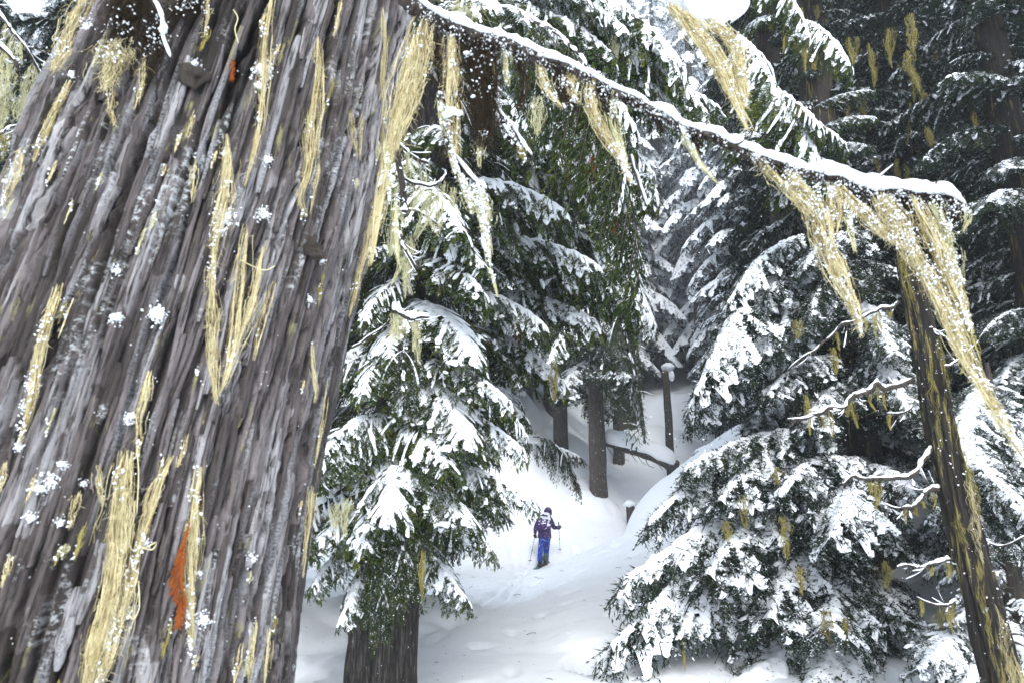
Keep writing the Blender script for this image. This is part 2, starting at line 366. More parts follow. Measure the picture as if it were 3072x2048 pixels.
# ------------------------------------------------------------------ ground
def ground_z(x, y):
    x = np.asarray(x, float); y = np.asarray(y, float)
    base = np.interp(y, [-20, 0, 5, 7.5, 10, 15, 19, 21, 23, 25, 27.5, 30, 36, 60, 90, 160, 400],
                     [-1.2, -1.7, -1.9, -1.95, -1.98, -2.12, -2.35, -2.30, -1.6, -.5, .2, .8, 2.2, 10, 21, 48, 120])
    sm = lambda e0, e1, t: np.clip((t - e0) / (e1 - e0), 0, 1)**2 * (3 - 2 * np.clip((t - e0) / (e1 - e0), 0, 1))
    z = base
    z = z + sm(20, 31, y) * .70 * np.clip(4.2 - x, 0, 14) * (1 - .5 * sm(-4, -12, -(-x)))       # hillside up to the left
    z = z + .22 * np.clip(-x - 2.5, 0, 20) * sm(4, 14, y)
    bank = sm(4, 17, y) * (1 - sm(18.3, 21.5, y + .15 * np.clip(x, 0, 6)))
    z = z + bank * .42 * np.clip(x - .25, 0, 6)                                                    # bank on the right
    z = z + .30 * np.clip(x - 4, 0, 30) * sm(3, 12, y) * (1 - .6 * sm(19, 26, y))
    def bumpf(cx, cy, rx, ry, h, p=2.0):
        d = np.sqrt(((x - cx) / rx)**2 + ((y - cy) / ry)**2)
        return h * np.clip(1 - d**p, 0, 1)**.7
    z = z + bumpf(4.75, 17.4, 1.95, 2.2, 1.05, 3.2)                                                # big snow-buried boulder
    z = z + bumpf(2.9, 24.2, .9, .7, .35) + bumpf(3.0, 29, 1.6, 1.2, .6)
    z = z + bumpf(6.2, 33, 2.6, 2.0, 1.1) + bumpf(-.5, 31, 2, 1.6, .9) + bumpf(1.2, 36, 1.8, 1.3, .8) + bumpf(9, 38, 3, 2, 1.4)
    z = z + bumpf(.8, 40, 2.5, 1.8, 1.1) + bumpf(-1.9, 12, 1.5, 1.6, .25)
    z = z - bumpf(1.02, 8.25, .42, .6, .6, 3.0) * (1 + .4 * n3(x * 6, y * 6, 0, 4))            # melt hollow
    z = z + bumpf(.95, 9.4, .8, .6, .10)
    z = z - .28 * np.exp(-((x + 1.45)**2 + (y - 7.5)**2) / .45)                                    # tree well
    # ski track coming up from the lower left to the skier
    ty = np.array([5, 7, 9, 11.5, 14, 17, 19.5, 21.5, 24, 27, 32]); tx = np.array([-2.6, -2.2, -1.5, -.8, -.35, 0, .35, .75, 1.9, 3.3, 5.6])
    cx = np.interp(y, ty, tx); d = np.abs(x - cx); on = sm(5, 7, y) * (1 - sm(30, 33, y))
    z = z - on * (.11 * np.exp(-((d - .15) / .06)**2) + .035 * np.exp(-(d / .42)**2)) * (.6 + .6 * n3(x * 2.2, y * 2.2, 0, 9))
    z = z + on * np.exp(-(d / .5)**2) * .035 * fbm(x * 7, y * 7, 0, 12, 3)
    cx2 = np.interp(y, [5, 9, 13, 17], [-3.6, -1.9, -.2, .2]); d2 = np.abs(x - cx2)
    z = z - on * .03 * np.exp(-((d2 - .12) / .07)**2)
    pit = np.clip(n3(x * 2.1, y * 2.1, 0, 91) - .62, 0, 1) * sm(4, 7, y) * (1 - sm(20, 30, y)); z = z - .35 * pit
    clod = np.clip(n3(x * 4.6, y * 4.6, 0, 92) - .7, 0, 1) * sm(4, 7, y) * (1 - sm(16, 22, y)); z = z + .16 * clod
    z = z + .10 * fbm(x * .55, y * .55, 0, 3, 3) * sm(3, 9, y) + .02 * fbm(x * 2.6, y * 2.6, 0, 5, 3)
    z = z + .35 * fbm(x * .22, y * .22, 0, 8, 3) * sm(26, 34, y)
    return z
def axis_pts(lo, hi, dense, fine, coarse):
    a = [lo]
    while a[-1] < hi:
        p = a[-1]; dd = max(0, dense[0] - p, p - dense[1]); a.append(p + fine + coarse * dd)
    return np.array(a)
gx = axis_pts(-350, 350, (-2.5, 6), .06, .07); gy = axis_pts(-30, 420, (6, 25), .09, .05)
X, Yg = np.meshgrid(gx, gy); Z = ground_z(X, Yg)
mb = MB(); nx, ny = len(gx), len(gy)
i, j = np.meshgrid(np.arange(nx - 1), np.arange(ny - 1)); b0 = (j * nx + i).ravel()
mb.add(np.stack([X, Yg, Z], -1), np.stack([b0, b0 + 1, b0 + 1 + nx, b0 + nx], 1))
g = ob('snow_ground', mb.mesh('snow_ground', M_ground)); tag(g, 'deep untracked snow covering the forest floor', None, None, 'structure')

# ------------------------------------------------------------------ bough prototypes
def gauss(a, s):
    k = int(3 * s) + 1; w = np.exp(-np.arange(-k, k + 1)**2 / (2 * s * s)); w /= w.sum()
    a = np.apply_along_axis(lambda r: np.convolve(r, w, 'same'), 0, a)
    return np.apply_along_axis(lambda r: np.convolve(r, w, 'same'), 1, a)
def heap(mb, pts, wts, cell, sig, thr, th, m, seed, patch=7, lift=.004, slope_kill=1.6, under=.006, fine=.18, bottom=True):
    """snow settled on whatever lies below: thickness from how dense the twigs are"""
    lo = pts.min(0)[:2] - cell * 6; hi = pts.max(0)[:2] + cell * 6
    n = np.ceil((hi - lo) / cell).astype(int) + 1
    D = np.zeros(n); ZZ = np.zeros(n)
    ij = ((pts[:, :2] - lo) / cell + .5).astype(int)
    np.add.at(D, (ij[:, 0], ij[:, 1]), wts); np.add.at(ZZ, (ij[:, 0], ij[:, 1]), wts * pts[:, 2])
    Db = gauss(D, sig); Zb = gauss(ZZ, sig * .8) / (gauss(D, sig * .8) + 1e-6)
    gxx, gyy = np.meshgrid(lo[0] + np.arange(n[0]) * cell, lo[1] + np.arange(n[1]) * cell, indexing='ij')
    ref = np.percentile(Db[Db > 1e-4], 80)
    d = Db / ref
    sl = np.hypot(*np.gradient(gauss(Zb, 1.2), cell)); d = d * np.clip(1.15 - sl / slope_kill, .0, 1)
    d = d + .38 * fbm(gxx * patch, gyy * patch, 0, seed, 3) + fine * n3(gxx * .42 / cell, gyy * .42 / cell, 0, seed + 5) * .6
    t = th * np.sqrt(np.clip(d - thr, 0, 2.2)); t[Db < ref * .06] = 0
    t = t * (1 + .5 * n3(gxx * 16, gyy * 16, 0, seed + 9))
    on = t > 1e-4
    cells = on[:-1, :-1] | on[1:, :-1] | on[:-1, 1:] | on[1:, 1:]
    # ignore cells whose corner has no twigs (height undefined)
    ok = Db > ref * .02; cells &= ok[:-1, :-1] & ok[1:, :-1] & ok[:-1, 1:] & ok[1:, 1:]
    ci, cj = np.nonzero(cells); w = n[1]
    a = ci * w + cj; quads = np.stack([a, a + w, a + w + 1, a + 1], 1)
    used = np.unique(quads); mp = -np.ones(n[0] * n[1], int); mp[used] = np.arange(len(used))
    X_ = gxx.ravel()[used]; Y_ = gyy.ravel()[used]; Zt = (Zb + t + lift).ravel()[used]; Zu = (Zb - np.where(on, under + .25 * t, -lift)).ravel()[used]
    top = np.stack([X_, Y_, Zt], 1); bot = np.stack([X_, Y_, Zu], 1)
    q = mp[quads]
    if not bottom: mb.add(top, q, m=m); return
    mb.add(np.concatenate([top, bot]), np.concatenate([q, q[:, ::-1] + len(used)]), m=m)

def bough(kind, seed, L=1.6, lod=1, snow=1.0, hang=.0):
    """returns (foliage MB, snow MB, tip) ; root at origin, running along +x"""
    r = np.random.default_rng(seed * 101 + (5 if kind == 'cedar' else 9))
    ced = kind == 'cedar'
    rise = r.uniform(.05, .2) * (1 - hang); droop = (.30 if ced else .22) + r.uniform(0, .12) + hang * .55
    def stem(s):
        x = L * s * (1 - .12 * hang * s); y = .06 * L * np.sin(s * 3 + seed) * s; z = L * (rise * s - droop * s**2.1)
        return np.stack([x, y, z], -1)
    f = MB(); sn = MB(); pts = []; wts = []
    sm = stem(np.linspace(0, 1, 14)); tube(f, sm, np.linspace(.014, .004, 14) * (L / 1.6), 5 if lod else 3, m=1)
    pp = stem(np.linspace(.05, 1, 60)); pts.append(pp); wts.append(np.full(60, 2.0))
    step = (.055 if ced else .05) * (1 if lod == 1 else 1.7) * (L / 1.6)
    Wd = (.58 if ced else .52) * L * .62
    LO, LD, LS, LL, LW = [], [], [], [], []         # leaflets: origin, dir, side, length, width
    nsec = int(L * .93 / step)
    for k_ in range(nsec):
        s = .10 + .9 * (k_ + r.uniform(0, .6)) / nsec
        for side in (-1, 1):
            if r.random() < .06: continue
            prof = min(1, .25 + s * 2.6) * (1.04 - s)**.62 + .07
            ln = Wd * prof * r.uniform(.65, 1.15)
            o = stem(np.array(s)); tn = stem(np.array(min(1, s + .02))) - stem(np.array(s - .02)); tn /= np.linalg.norm(tn)
            sd = np.array([-tn[1], tn[0], 0]); sd /= np.linalg.norm(sd)
            ang = R(r.uniform(48, 72) if ced else r.uniform(42, 66)) * (1 - .35 * s)
            d0 = tn * math.cos(ang) + side * sd * math.sin(ang)
            dr = (r.uniform(.35, .95) + hang * .7) if ced else r.uniform(.22, .85) + hang * .4
            K = 8 if lod == 1 else 4
            t = np.linspace(0, 1, K)[:, None]
            lift0 = r.uniform(-.05, .14)
            sec = o + ln * (t * d0 * (1 - .25 * dr * t) + t**1.4 * tn * .18)
            sec[:, 2] += ln * (lift0 * t[:, 0] - dr * t[:, 0]**1.8)
            if lod == 1: tube(f, sec, np.linspace(.004, .0018, K), 3, m=1)
            q = smooth_path(sec, max(4, int(ln / .02))); pts.append(q); wts.append(np.full(len(q), 1.3))
            if ced and lod == 1 and r.random() < (.55 + .2 * snow if hang < .5 else .12) and ln > .08:
                e_ = r.uniform(.45, 1.0); b_ = r.uniform(0, .3); pth_ = smooth_path(sec, 24)[int(b_ * 23):max(int(b_ * 23) + 6, int(e_ * 24))]
                snow_on(sn, pth_[::2], r.uniform(.011, .019) * (.8 + .3 * snow), r.uniform(.012, .022) * (.7 + .4 * snow), int(r.integers(9999)), k=6, lift=.002, fr=22, rag=.6)
            # tertiary sprigs
            st3 = (.036 if ced else .032) * (1 if lod == 1 else 2.2)
            n3_ = max(2, int(ln / st3)); sg = np.linspace(.08, 1, n3_)
            Fp = smooth_path(sec, 40); tt = np.gradient(Fp, axis=0); tt /= np.linalg.norm(tt, axis=1)[:, None]
            for sgi in sg:
                ii = int(sgi * 39); p0 = Fp[ii]; t0 = tt[ii]
                lat = np.cross(t0, [0, 0, 1.0]); lat /= np.linalg.norm(lat) + 1e-9
                for s2 in (-1, 1):
                    if r.random() < .08: continue
                    l3 = (.150 if ced else .075) * (1.1 - .6 * sgi) * r.uniform(.6, 1.3)
                    if sgi > .98: s2 = 0
                    d3 = t0 * .75 + s2 * lat * .75 + r.normal(size=3) * .12; d3[2] -= (.62 if ced else .14); d3 /= np.linalg.norm(d3)
                    nl = (7 if ced else 6) if lod == 1 else 2
                    lat3 = np.cross(d3, [0, 0, 1.0]); lat3 /= np.linalg.norm(lat3) + 1e-9
                    for w_ in range(nl):
                        g_ = (w_ + .4) / nl
                        for s4 in (-1, 1):
                            LO.append(p0 + d3 * l3 * g_)
                            if ced:
                                dd = d3 * .8 + s4 * lat3 * .6 * (1 - .5 * g_); LL.append(.036 * (1.2 - .7 * g_) * (1 if lod == 1 else 1.9)); LW.append(.0045 if lod == 1 else .013)
                            else:
                                dd = d3 * .55 + s4 * lat3 * .8; LL.append(.0185 * (1 if lod == 1 else 2.4)); LW.append(.0030 if lod == 1 else .011)
                            dd = dd + r.normal(size=3) * (.07 if ced else .2); dd[2] -= .1
                            LD.append(dd)
                    if not ced:   # the shoot's own axis
                        LO.append(p0); LD.append(d3 * 1.0); LL.append(l3); LW.append(.0035 if lod == 1 else .012)
                    if lod == 1 or r.random() < .5:
                        pts.append(np.array([p0 + d3 * l3 * .5])); wts.append(np.array([1.0]))
    allp = np.concatenate([p for p in pts]); nd = (260 if ced else 1250) if lod == 1 else 60
    for p0 in allp[r.integers(0, len(allp), nd)]:
        d3 = np.array([r.normal() * .5 + .35, r.normal() * .5, -r.uniform(.2, 1.0)]); d3 /= np.linalg.norm(d3); l3 = r.uniform(.04, .13) * (1 if lod == 1 else 2)
        lat3 = np.cross(d3, r.normal(size=3)); lat3 /= np.linalg.norm(lat3)
        LO.append(p0); LD.append(d3); LL.append(l3); LW.append(.004 if lod == 1 else .014)
        for w_ in range(3):
            for s4 in (-1, 1):
                LO.append(p0 + d3 * l3 * (w_ + .5) / 3); LD.append(d3 * .7 + s4 * lat3 * .65); LL.append(.028 if lod == 1 else .06); LW.append(.0045 if lod == 1 else .013)
    if not ced:
        for p0 in allp[r.integers(0, len(allp), 700 if lod == 1 else 30)]:      # shoots standing up through the snow
            d3 = np.array([.7 + r.normal() * .3, r.normal() * .6, r.uniform(.1, .6)]); LO.append(p0); LD.append(d3); LL.append(r.uniform(.03, .07)); LW.append(.0042 if lod == 1 else .01)
    LO = np.array(LO); LD = np.array(LD); LD /= np.linalg.norm(LD, axis=1)[:, None]; LL = np.array(LL)[:, None]; LW = np.array(LW)[:, None]
    nrm = np.cross(LD, r.normal(size=LD.shape) * .45 + [0, 0, 1]); nrm /= np.linalg.norm(nrm, axis=1)[:, None]
    A = LO; B = LO + LD * LL * .45 + nrm * LW; Cc = LO + LD * LL; Dd = LO + LD * LL * .45 - nrm * LW
    V = np.stack([A, B, Cc, Dd], 1).reshape(-1, 3); Q = np.arange(len(A) * 4).reshape(-1, 4); f.add(V, Q, m=0)
    pts = np.concatenate(pts); wts = np.concatenate(wts)
    cell = .0125 if lod == 1 else .033
    heap(sn, pts, wts, cell * L / 1.6, (1.25 if snow < .9 else 1.9) if lod == 1 else 1.0, min(1.0, (.40 if lod else .56) / snow), (.010 + .020 * snow) * (1.0 if lod else 2.0), 0, seed, patch=7, slope_kill=2.0 if lod else 1.6, lift=.002, fine=(.5 if snow < .9 else .38) if not ced else .4, bottom=bool(lod)) if lod else heap(sn, pts, wts, cell * L / 1.6, 1.0, .42, .03, 0, seed, patch=6, slope_kill=1.8, lift=.004, fine=.7, bottom=False)
    return f, sn, stem(np.array(1.0)), (A, B, Cc, Dd)

PROTO = {}
def make_protos():
    spec = [('cedar', 4, .68, 0), ('cedarheavy', 2, .98, .1), ('cedarhang', 3, .7, .9), ('hemlock', 4, .70, 0), ('hemheavy', 4, .84, 0), ('hemdark', 3, .55, .3)]
    for nm, cnt, snow, hang in spec:
        PROTO[nm] = []
        k = 'cedar' if nm.startswith('cedar') else 'hemlock'
        for c in range(cnt):
            f, sn, tip, _ = bough(k, c * 7 + len(nm) * 3, 1.6, 1, snow, hang)
            leafm = M_cedar if k == 'cedar' else M_hem
            fm = f.mesh(nm + '_branch', [leafm, M_twig], smooth=False)
            sm_ = sn.mesh(nm + '_snow', [M_snow])
            PROTO[nm].append((fm, sm_, tip))
make_protos()
print('protos', {k: (len(v[0][0].polygons), len(v[0][1].polygons)) for k, v in PROTO.items()})

# where nothing in the photograph hides the snow, the skier and the far wood
KEEP_A = [(1235, 2300), (1235, 1850), (1400, 1830), (1350, 1660), (1500, 1670), (1640, 1530), (1780, 1520), (1775, 1440), (1830, 1430), (1860, 1360), (2080, 1360), (1960, 1500), (1860, 1700), (1900, 1790), (1830, 1920), (2120, 1980), (2160, 2300)]
KEEP_B = [(1960, 430), (2120, 400), (2200, 640), (2090, 900), (2060, 1130), (2110, 1330), (1900, 1345), (1900, 1100), (1960, 900), (1930, 640)]
KEEP_C = [(900, 1900), (1060, 1900), (1050, 2300), (860, 2300)]
KEEP_D = [(1560, 1150), (1680, 1180), (1680, 1330), (1600, 1330), (1560, 1250)]
def inside(p, poly):
    c = False; n = len(poly)
    for a in range(n):
        x1, y1 = poly[a]; x2, y2 = poly[(a + 1) % n]
        if (y1 > p[1]) != (y2 > p[1]) and p[0] < (x2 - x1) * (p[1] - y1) / (y2 - y1) + x1: c = not c
    return c
def blocked(a, b, extra=()):
    d = b - a; lat = np.array([-d[1], d[0], 0]) * .22; down = np.array([0, 0, -.12 * np.linalg.norm(d)])
    for q in (a + d * .35, a + d * .7, b, a + d * .6 + lat, a + d * .6 - lat, a + d * .6 + down, b + down):
        if q[1] < 2.6 and abs(q[0]) < 4: return True
        if q[1] < .2: return True
        p = proj(q)
        polys = []
        if q[1] < 30: polys += [KEEP_A, KEEP_C, KEEP_D]
        if q[1] < 27: polys += [KEEP_B]
        for k in polys:
            if inside(p, k): return True
        if q[2] < ground_z(q[0], q[1]) + .12: return True
    return False
UP = Vector((0, 0, 1))
def place_bough(parent, kind, a, b, roll=None, split=True, wid=1.0, var=None):
    fm, sm_, tip = PROTO[kind][random.randrange(len(PROTO[kind])) if var is None else var % len(PROTO[kind])]
    d = Vector(b) - Vector(a); sc = d.length / Vector(tip).length
    t = Vector(tip); yaw_t = math.atan2(t.y, t.x); el_t = math.atan2(t.z, math.hypot(t.x, t.y))
    yaw = math.atan2(d.y, d.x); el = math.atan2(d.z, math.hypot(d.x, d.y))
    roll = random.uniform(-.2, .2) if roll is None else roll
    M = Matrix.Rotation(yaw, 4, 'Z') @ Matrix.Rotation(-(el - el_t), 4, 'Y') @ Matrix.Rotation(roll, 4, 'X') @ Matrix.Rotation(-yaw_t, 4, 'Z')
    M = Matrix.Translation(Vector(a)) @ M @ Matrix.Diagonal((sc, sc * wid, sc, 1))
    o = bpy.data.objects.new('branch', fm); COL.objects.link(o); o.parent = parent
    o.matrix_basis = Matrix.Translation(-parent.location) @ M
    s = bpy.data.objects.new('snow', sm_); COL.objects.link(s); s.parent = o
    return o

def trunk_mesh(pts, radii, m, k=26, n=90, rough=.12, seed=0, smooth=True, fiss=0.0):
    path = smooth_path(pts, n); rr = np.interp(np.linspace(0, 1, n), np.linspace(0, 1, len(radii)), radii)
    path = path + .12 * rr.mean() * np.stack([fbm(path[:, 2] * .7, 0, 0, seed, 2), fbm(path[:, 2] * .7, 5, 0, seed, 2), 0 * path[:, 2]], -1)
    th = np.arange(k) / k * 2 * math.pi
    A = np.cos(th); B = np.sin(th)
    rg = 1 + rough * fbm(A[None] * 4.5 + seed, B[None] * 4.5, path[:, 2:3] * .9, seed, 3) + .5 * rough * fbm(A[None] * 12, B[None] * 12, path[:, 2:3] * 2.5, seed, 2)
    if fiss:
        w_ = .25 * fbm(A[None] * 3, B[None] * 3, path[:, 2:3] * 1.2, seed + 1, 2)
        f1 = np.abs(fbm(A[None] * 9 + w_, B[None] * 9 + w_, path[:, 2:3] * .8, seed + 2, 2)); f2 = np.abs(fbm(A[None] * 19 + w_, B[None] * 19, path[:, 2:3] * 1.6, seed + 3, 2))
        rg = rg - fiss * (1 - np.clip(f1 * 5, 0, 1)) - fiss * .5 * (1 - np.clip(f2 * 4, 0, 1))
    V = np.stack([path[:, 0:1] + A[None] * rr[:, None] * rg, path[:, 1:2] + B[None] * rr[:, None] * rg, np.repeat(path[:, 2:3], k, 1)], -1)
    mb = MB(); mb.add(V, ringquads(n, k)); me = mb.mesh('trunk', m); return me, path, rr
def make_tree(name, label, cat, kind, pts, radii, bmat, seed, specs, zlo, zhi, nb, Lm, droop=.35, group=None, extra=(), split=True, taper=.75, k=26, az=None):
    """pts: trunk axis points (world). random boughs from zlo to zhi, then the boughs named in extra (pixel root, pixel tip, depths)"""
    random.seed(seed)
    root = thing(name, label, cat, group, tuple(pts[0]))
    off = np.asarray(pts[0])
    me, path, rr = trunk_mesh(np.asarray(pts) - off, radii, bmat, seed=seed, k=k, n=260 if k > 60 else 90, fiss=.11 if k > 60 else 0)
    ob('trunk', me, root); path = path + off
    ga = random.uniform(0, 6)
    ztop = path[-1, 2]
    for q in range(nb):
        z = zlo + (zhi - zlo) * (q + random.random()) / nb
        c = np.array([np.interp(z, path[:, 2], path[:, 0]), np.interp(z, path[:, 2], path[:, 1]), z])
        ga += 2.39996 + random.uniform(-.4, .4)
        a_ = ga if az is None else random.uniform(*az)
        ln = Lm * random.uniform(.6, 1.15) * max(.25, 1 - taper * max(0, (z - zlo)) / (ztop - zlo + 1e-6))
        dr = droop * random.uniform(.5, 1.5)
        tip = c + ln * np.array([math.cos(a_), math.sin(a_), -dr])
        if blocked(c, tip): continue
        place_bough(root, random.choice(specs), c, tip, split=split, wid=random.uniform(1.0, 1.6))
    for e in extra:
        (u0, v0, y0), (u1, v1, y1), kd = e[:3]
        place_bough(root, kd, P(u0, v0, y0), P(u1, v1, y1), wid=e[3] if len(e) > 3 else 1.1, roll=e[4] if len(e) > 4 else None)
    return root, path, rr
def axis(u0, Y, r0, H=14, lean=0.0, leany=0.0, v0=None, top=.25):
    x = (u0 - 1536) / 2048 * Y / 1.02
    z0 = float(ground_z(x, Y)) - .5
    return [(x, Y, z0), (x + lean * H * .3, Y + leany * H * .3, z0 + H * .3), (x + lean * H * .65, Y + leany * H * .65, z0 + H * .65), (x + lean * H, Y + leany * H, z0 + H)], [r0 * 1.25, r0, r0 * .8, r0 * top]

#@@TREES
# --- the near cedar on the left of the track
pts = [P(1140, 2350, 7.5), P(1145, 2048, 7.5), P(1182, 1600, 7.5), P(1215, 1250, 7.6), P(1262, 700, 7.8), P(1300, 200, 7.9), P(1340, -500, 8.1), P(1380, -1500, 8.4)]
ex = []
for a, b, kd in [
    ((1200, 1560, 7.4), (1400, 1800, 6.7), 'cedar'), ((1210, 1500, 7.4), (1480, 1650, 6.8), 'cedar'), ((1190, 1480, 7.4), (1420, 1560, 6.2), 'cedarheavy'),
    ((1190, 1620, 7.3), (1010, 1860, 6.6), 'cedarheavy'), ((1180, 1560, 7.3), (930, 1760, 6.6), 'cedar'), ((1185, 1500, 7.3), (960, 1620, 6.4), 'cedar'),
    ((1190, 1580, 7.3), (1160, 1900, 6.3), 'cedarhang'), ((1190, 1500, 7.3), (1220, 1780, 5.9), 'cedarhang'), ((1200, 1420, 7.3), (1080, 1640, 6.1), 'cedar'),
    ((1200, 1330, 7.4), (980, 1420, 6.5), 'cedarheavy'), ((1200, 1260, 7.4), (1020, 1300, 6.4), 'cedarheavy'), ((1205, 1300, 7.4), (1350, 1500, 6.2), 'cedarhang'),
    ((1210, 1200, 7.4), (1330, 1400, 6.3), 'cedar'), ((1215, 1120, 7.4), (1400, 1330, 6.4), 'cedarheavy'), ((1215, 1080, 7.4), (1540, 1210, 6.7), 'cedar'),
    ((1215, 1040, 7.4), (1080, 1180, 6.5), 'cedar'), ((1215, 1180, 7.4), (1570, 1350, 7.0), 'cedar'), ((1210, 1380, 7.4), (1600, 1500, 7.0), 'cedar'),
    ((1215, 1010, 7.4), (1230, 1200, 6.4), 'cedarhang'), ((1205, 1350, 7.4), (1130, 1560, 6.0), 'cedarheavy'),
    ((1230, 900, 7.5), (1420, 1080, 6.6), 'cedarheavy'), ((1240, 820, 7.5), (1100, 960, 6.8), 'cedar'), ((1240, 760, 7.5), (1460, 880, 6.5), 'cedar'),
    ((1250, 640, 7.6), (1440, 800, 6.6), 'cedar'), ((1250, 560, 7.6), (1400, 700, 6.2), 'cedar')]:
    ex.append((a, b, kd, random.uniform(1.1, 1.5)))
t_cedar, pc, rc = make_tree('cedar_tree', 'near cedar with grooved grey trunk and green snow-striped fronds left of the ski track', 'tree', 'cedar', pts,
          [.38, .335, .30, .275, .24, .2, .15, .1], M_bark, 11, ['cedar', 'cedar', 'cedarhang'], P(1200, 1500, 7.5)[2], 7.5, 50, 1.6, .55, extra=ex, k=120)
# --- second cedar behind it, long boughs reaching over the track
pts, rd = axis(1150, 11.5, .22, 17, .035)
ex = [((1300, 30, 6.4), (1700, 120, 5.6), 'cedarheavy', 1.0), ((1500, -20, 6.6), (1880, 90, 5.9), 'cedarheavy', 1.0), ((1400, 150, 6.8), (1640, 230, 6.0), 'cedar', 1.1), ((1700, 180, 7), (2080, 380, 6.4), 'cedarheavy', .8), ((1660, 330, 7.4), (1960, 520, 6.8), 'cedar', .9),
      ((1330, 560, 8), (1700, 640, 7), 'cedarheavy', .9), ((1400, 740, 8.4), (1800, 800, 7.4), 'cedarheavy', .9), ((1330, 880, 8.4), (1640, 980, 7.6), 'cedarheavy', .9), ((1500, 60, 6.0), (1930, 820, 5.2), 'cedarhang', .62), ((1480, 90, 6.2), (1770, 560, 5.6), 'cedarhang', .7), ((1520, 60, 6.4), (1900, 380, 5.8), 'cedar', .8),
      ((1350, 20, 7), (1850, 180, 6.0), 'cedar', .9), ((1600, -60, 7), (2050, 200, 6.2), 'cedar', 1.0), ((1600, 60, 7), (2130, 350, 6.4), 'cedar', .8),
      ((1700, 200, 8), (2160, 330, 7.2), 'cedar', .8), ((1340, 900, 10), (1780, 960, 8.5), 'cedar', 1.2), ((1340, 760, 10), (1900, 900, 8.6), 'cedar', 1.1),
      ((1340, 640, 10), (1860, 780, 8.6), 'cedar', 1.2), ((1340, 520, 10), (1840, 640, 8.4), 'cedar', 1.2), ((1340, 980, 10), (1700, 1150, 8.8), 'cedar', 1.2),
      ((1340, 1050, 10), (1560, 1250, 9.0), 'cedar', 1.2), ((1340, 420, 10), (1760, 520, 8.4), 'cedar', 1.2), ((1400, 300, 10), (1960, 560, 9), 'cedar', 1.2)]
make_tree('cedar_tree', 'tall cedar just behind the near cedar whose long drooping boughs reach over the gap', 'tree', 'cedar', pts, rd, M_bark, 12,
          ['cedar', 'cedar', 'cedarheavy'], P(1300, 1500, 10)[2], 9.5, 100, 2.6, .4, extra=ex)
# --- centre trees
pts, rd = axis(1795, 24.5, .25, 20, -.004)
ex = [((1790, 820, 24), (1900, 1280, 22), 'cedarhang', .8), ((1790, 700, 24), (1960, 980, 22), 'cedar', .9), ((1790, 900, 24), (1640, 1100, 22.5), 'cedar', .9),
      ((1790, 1000, 24), (1930, 1230, 22.5), 'cedar', .9), ((1600, 1310, 13.0), (1760, 1470, 12.2), 'cedarhang', 1.0), ((1560, 1330, 13.5), (1740, 1370, 12.8), 'cedar', 1.0)]
make_tree('hemlock_tree', 'straight conifer with snow-dusted trunk rising just beyond the skier', 'tree', 'c', pts, rd, M_barkf, 13, ['cedar', 'hemlock'], 3.3, 17, 56, 3.0, .45, extra=ex)
pts, rd = axis(1685, 28, .24, 20, .004)
make_tree('hemlock_tree', 'conifer with two-tone brown trunk up the bank left of the straight one', 'tree', 'c', pts, rd, M_barkf, 14, ['cedar', 'hemlock'], 5.2, 19, 50, 3.0, .45)
pts, rd = axis(1575, 33, .3, 19)
make_tree('hemlock_tree', 'snow-laden conifer half hidden by cedar boughs on the left bank', 'tree', 'c', pts, rd, M_barkf, 15, ['hemlock', 'hemheavy'], 6.5, 21, 44, 3.0, .4)
pts, rd = axis(1290, 19, .22, 17)
make_tree('cedar_tree', 'mid-sized cedar standing between the near cedar and the left bank', 'tree', 'c', pts, rd, M_bark, 16, ['cedar', 'cedar', 'hemlock'], 1.0, 13, 60, 2.2, .45)
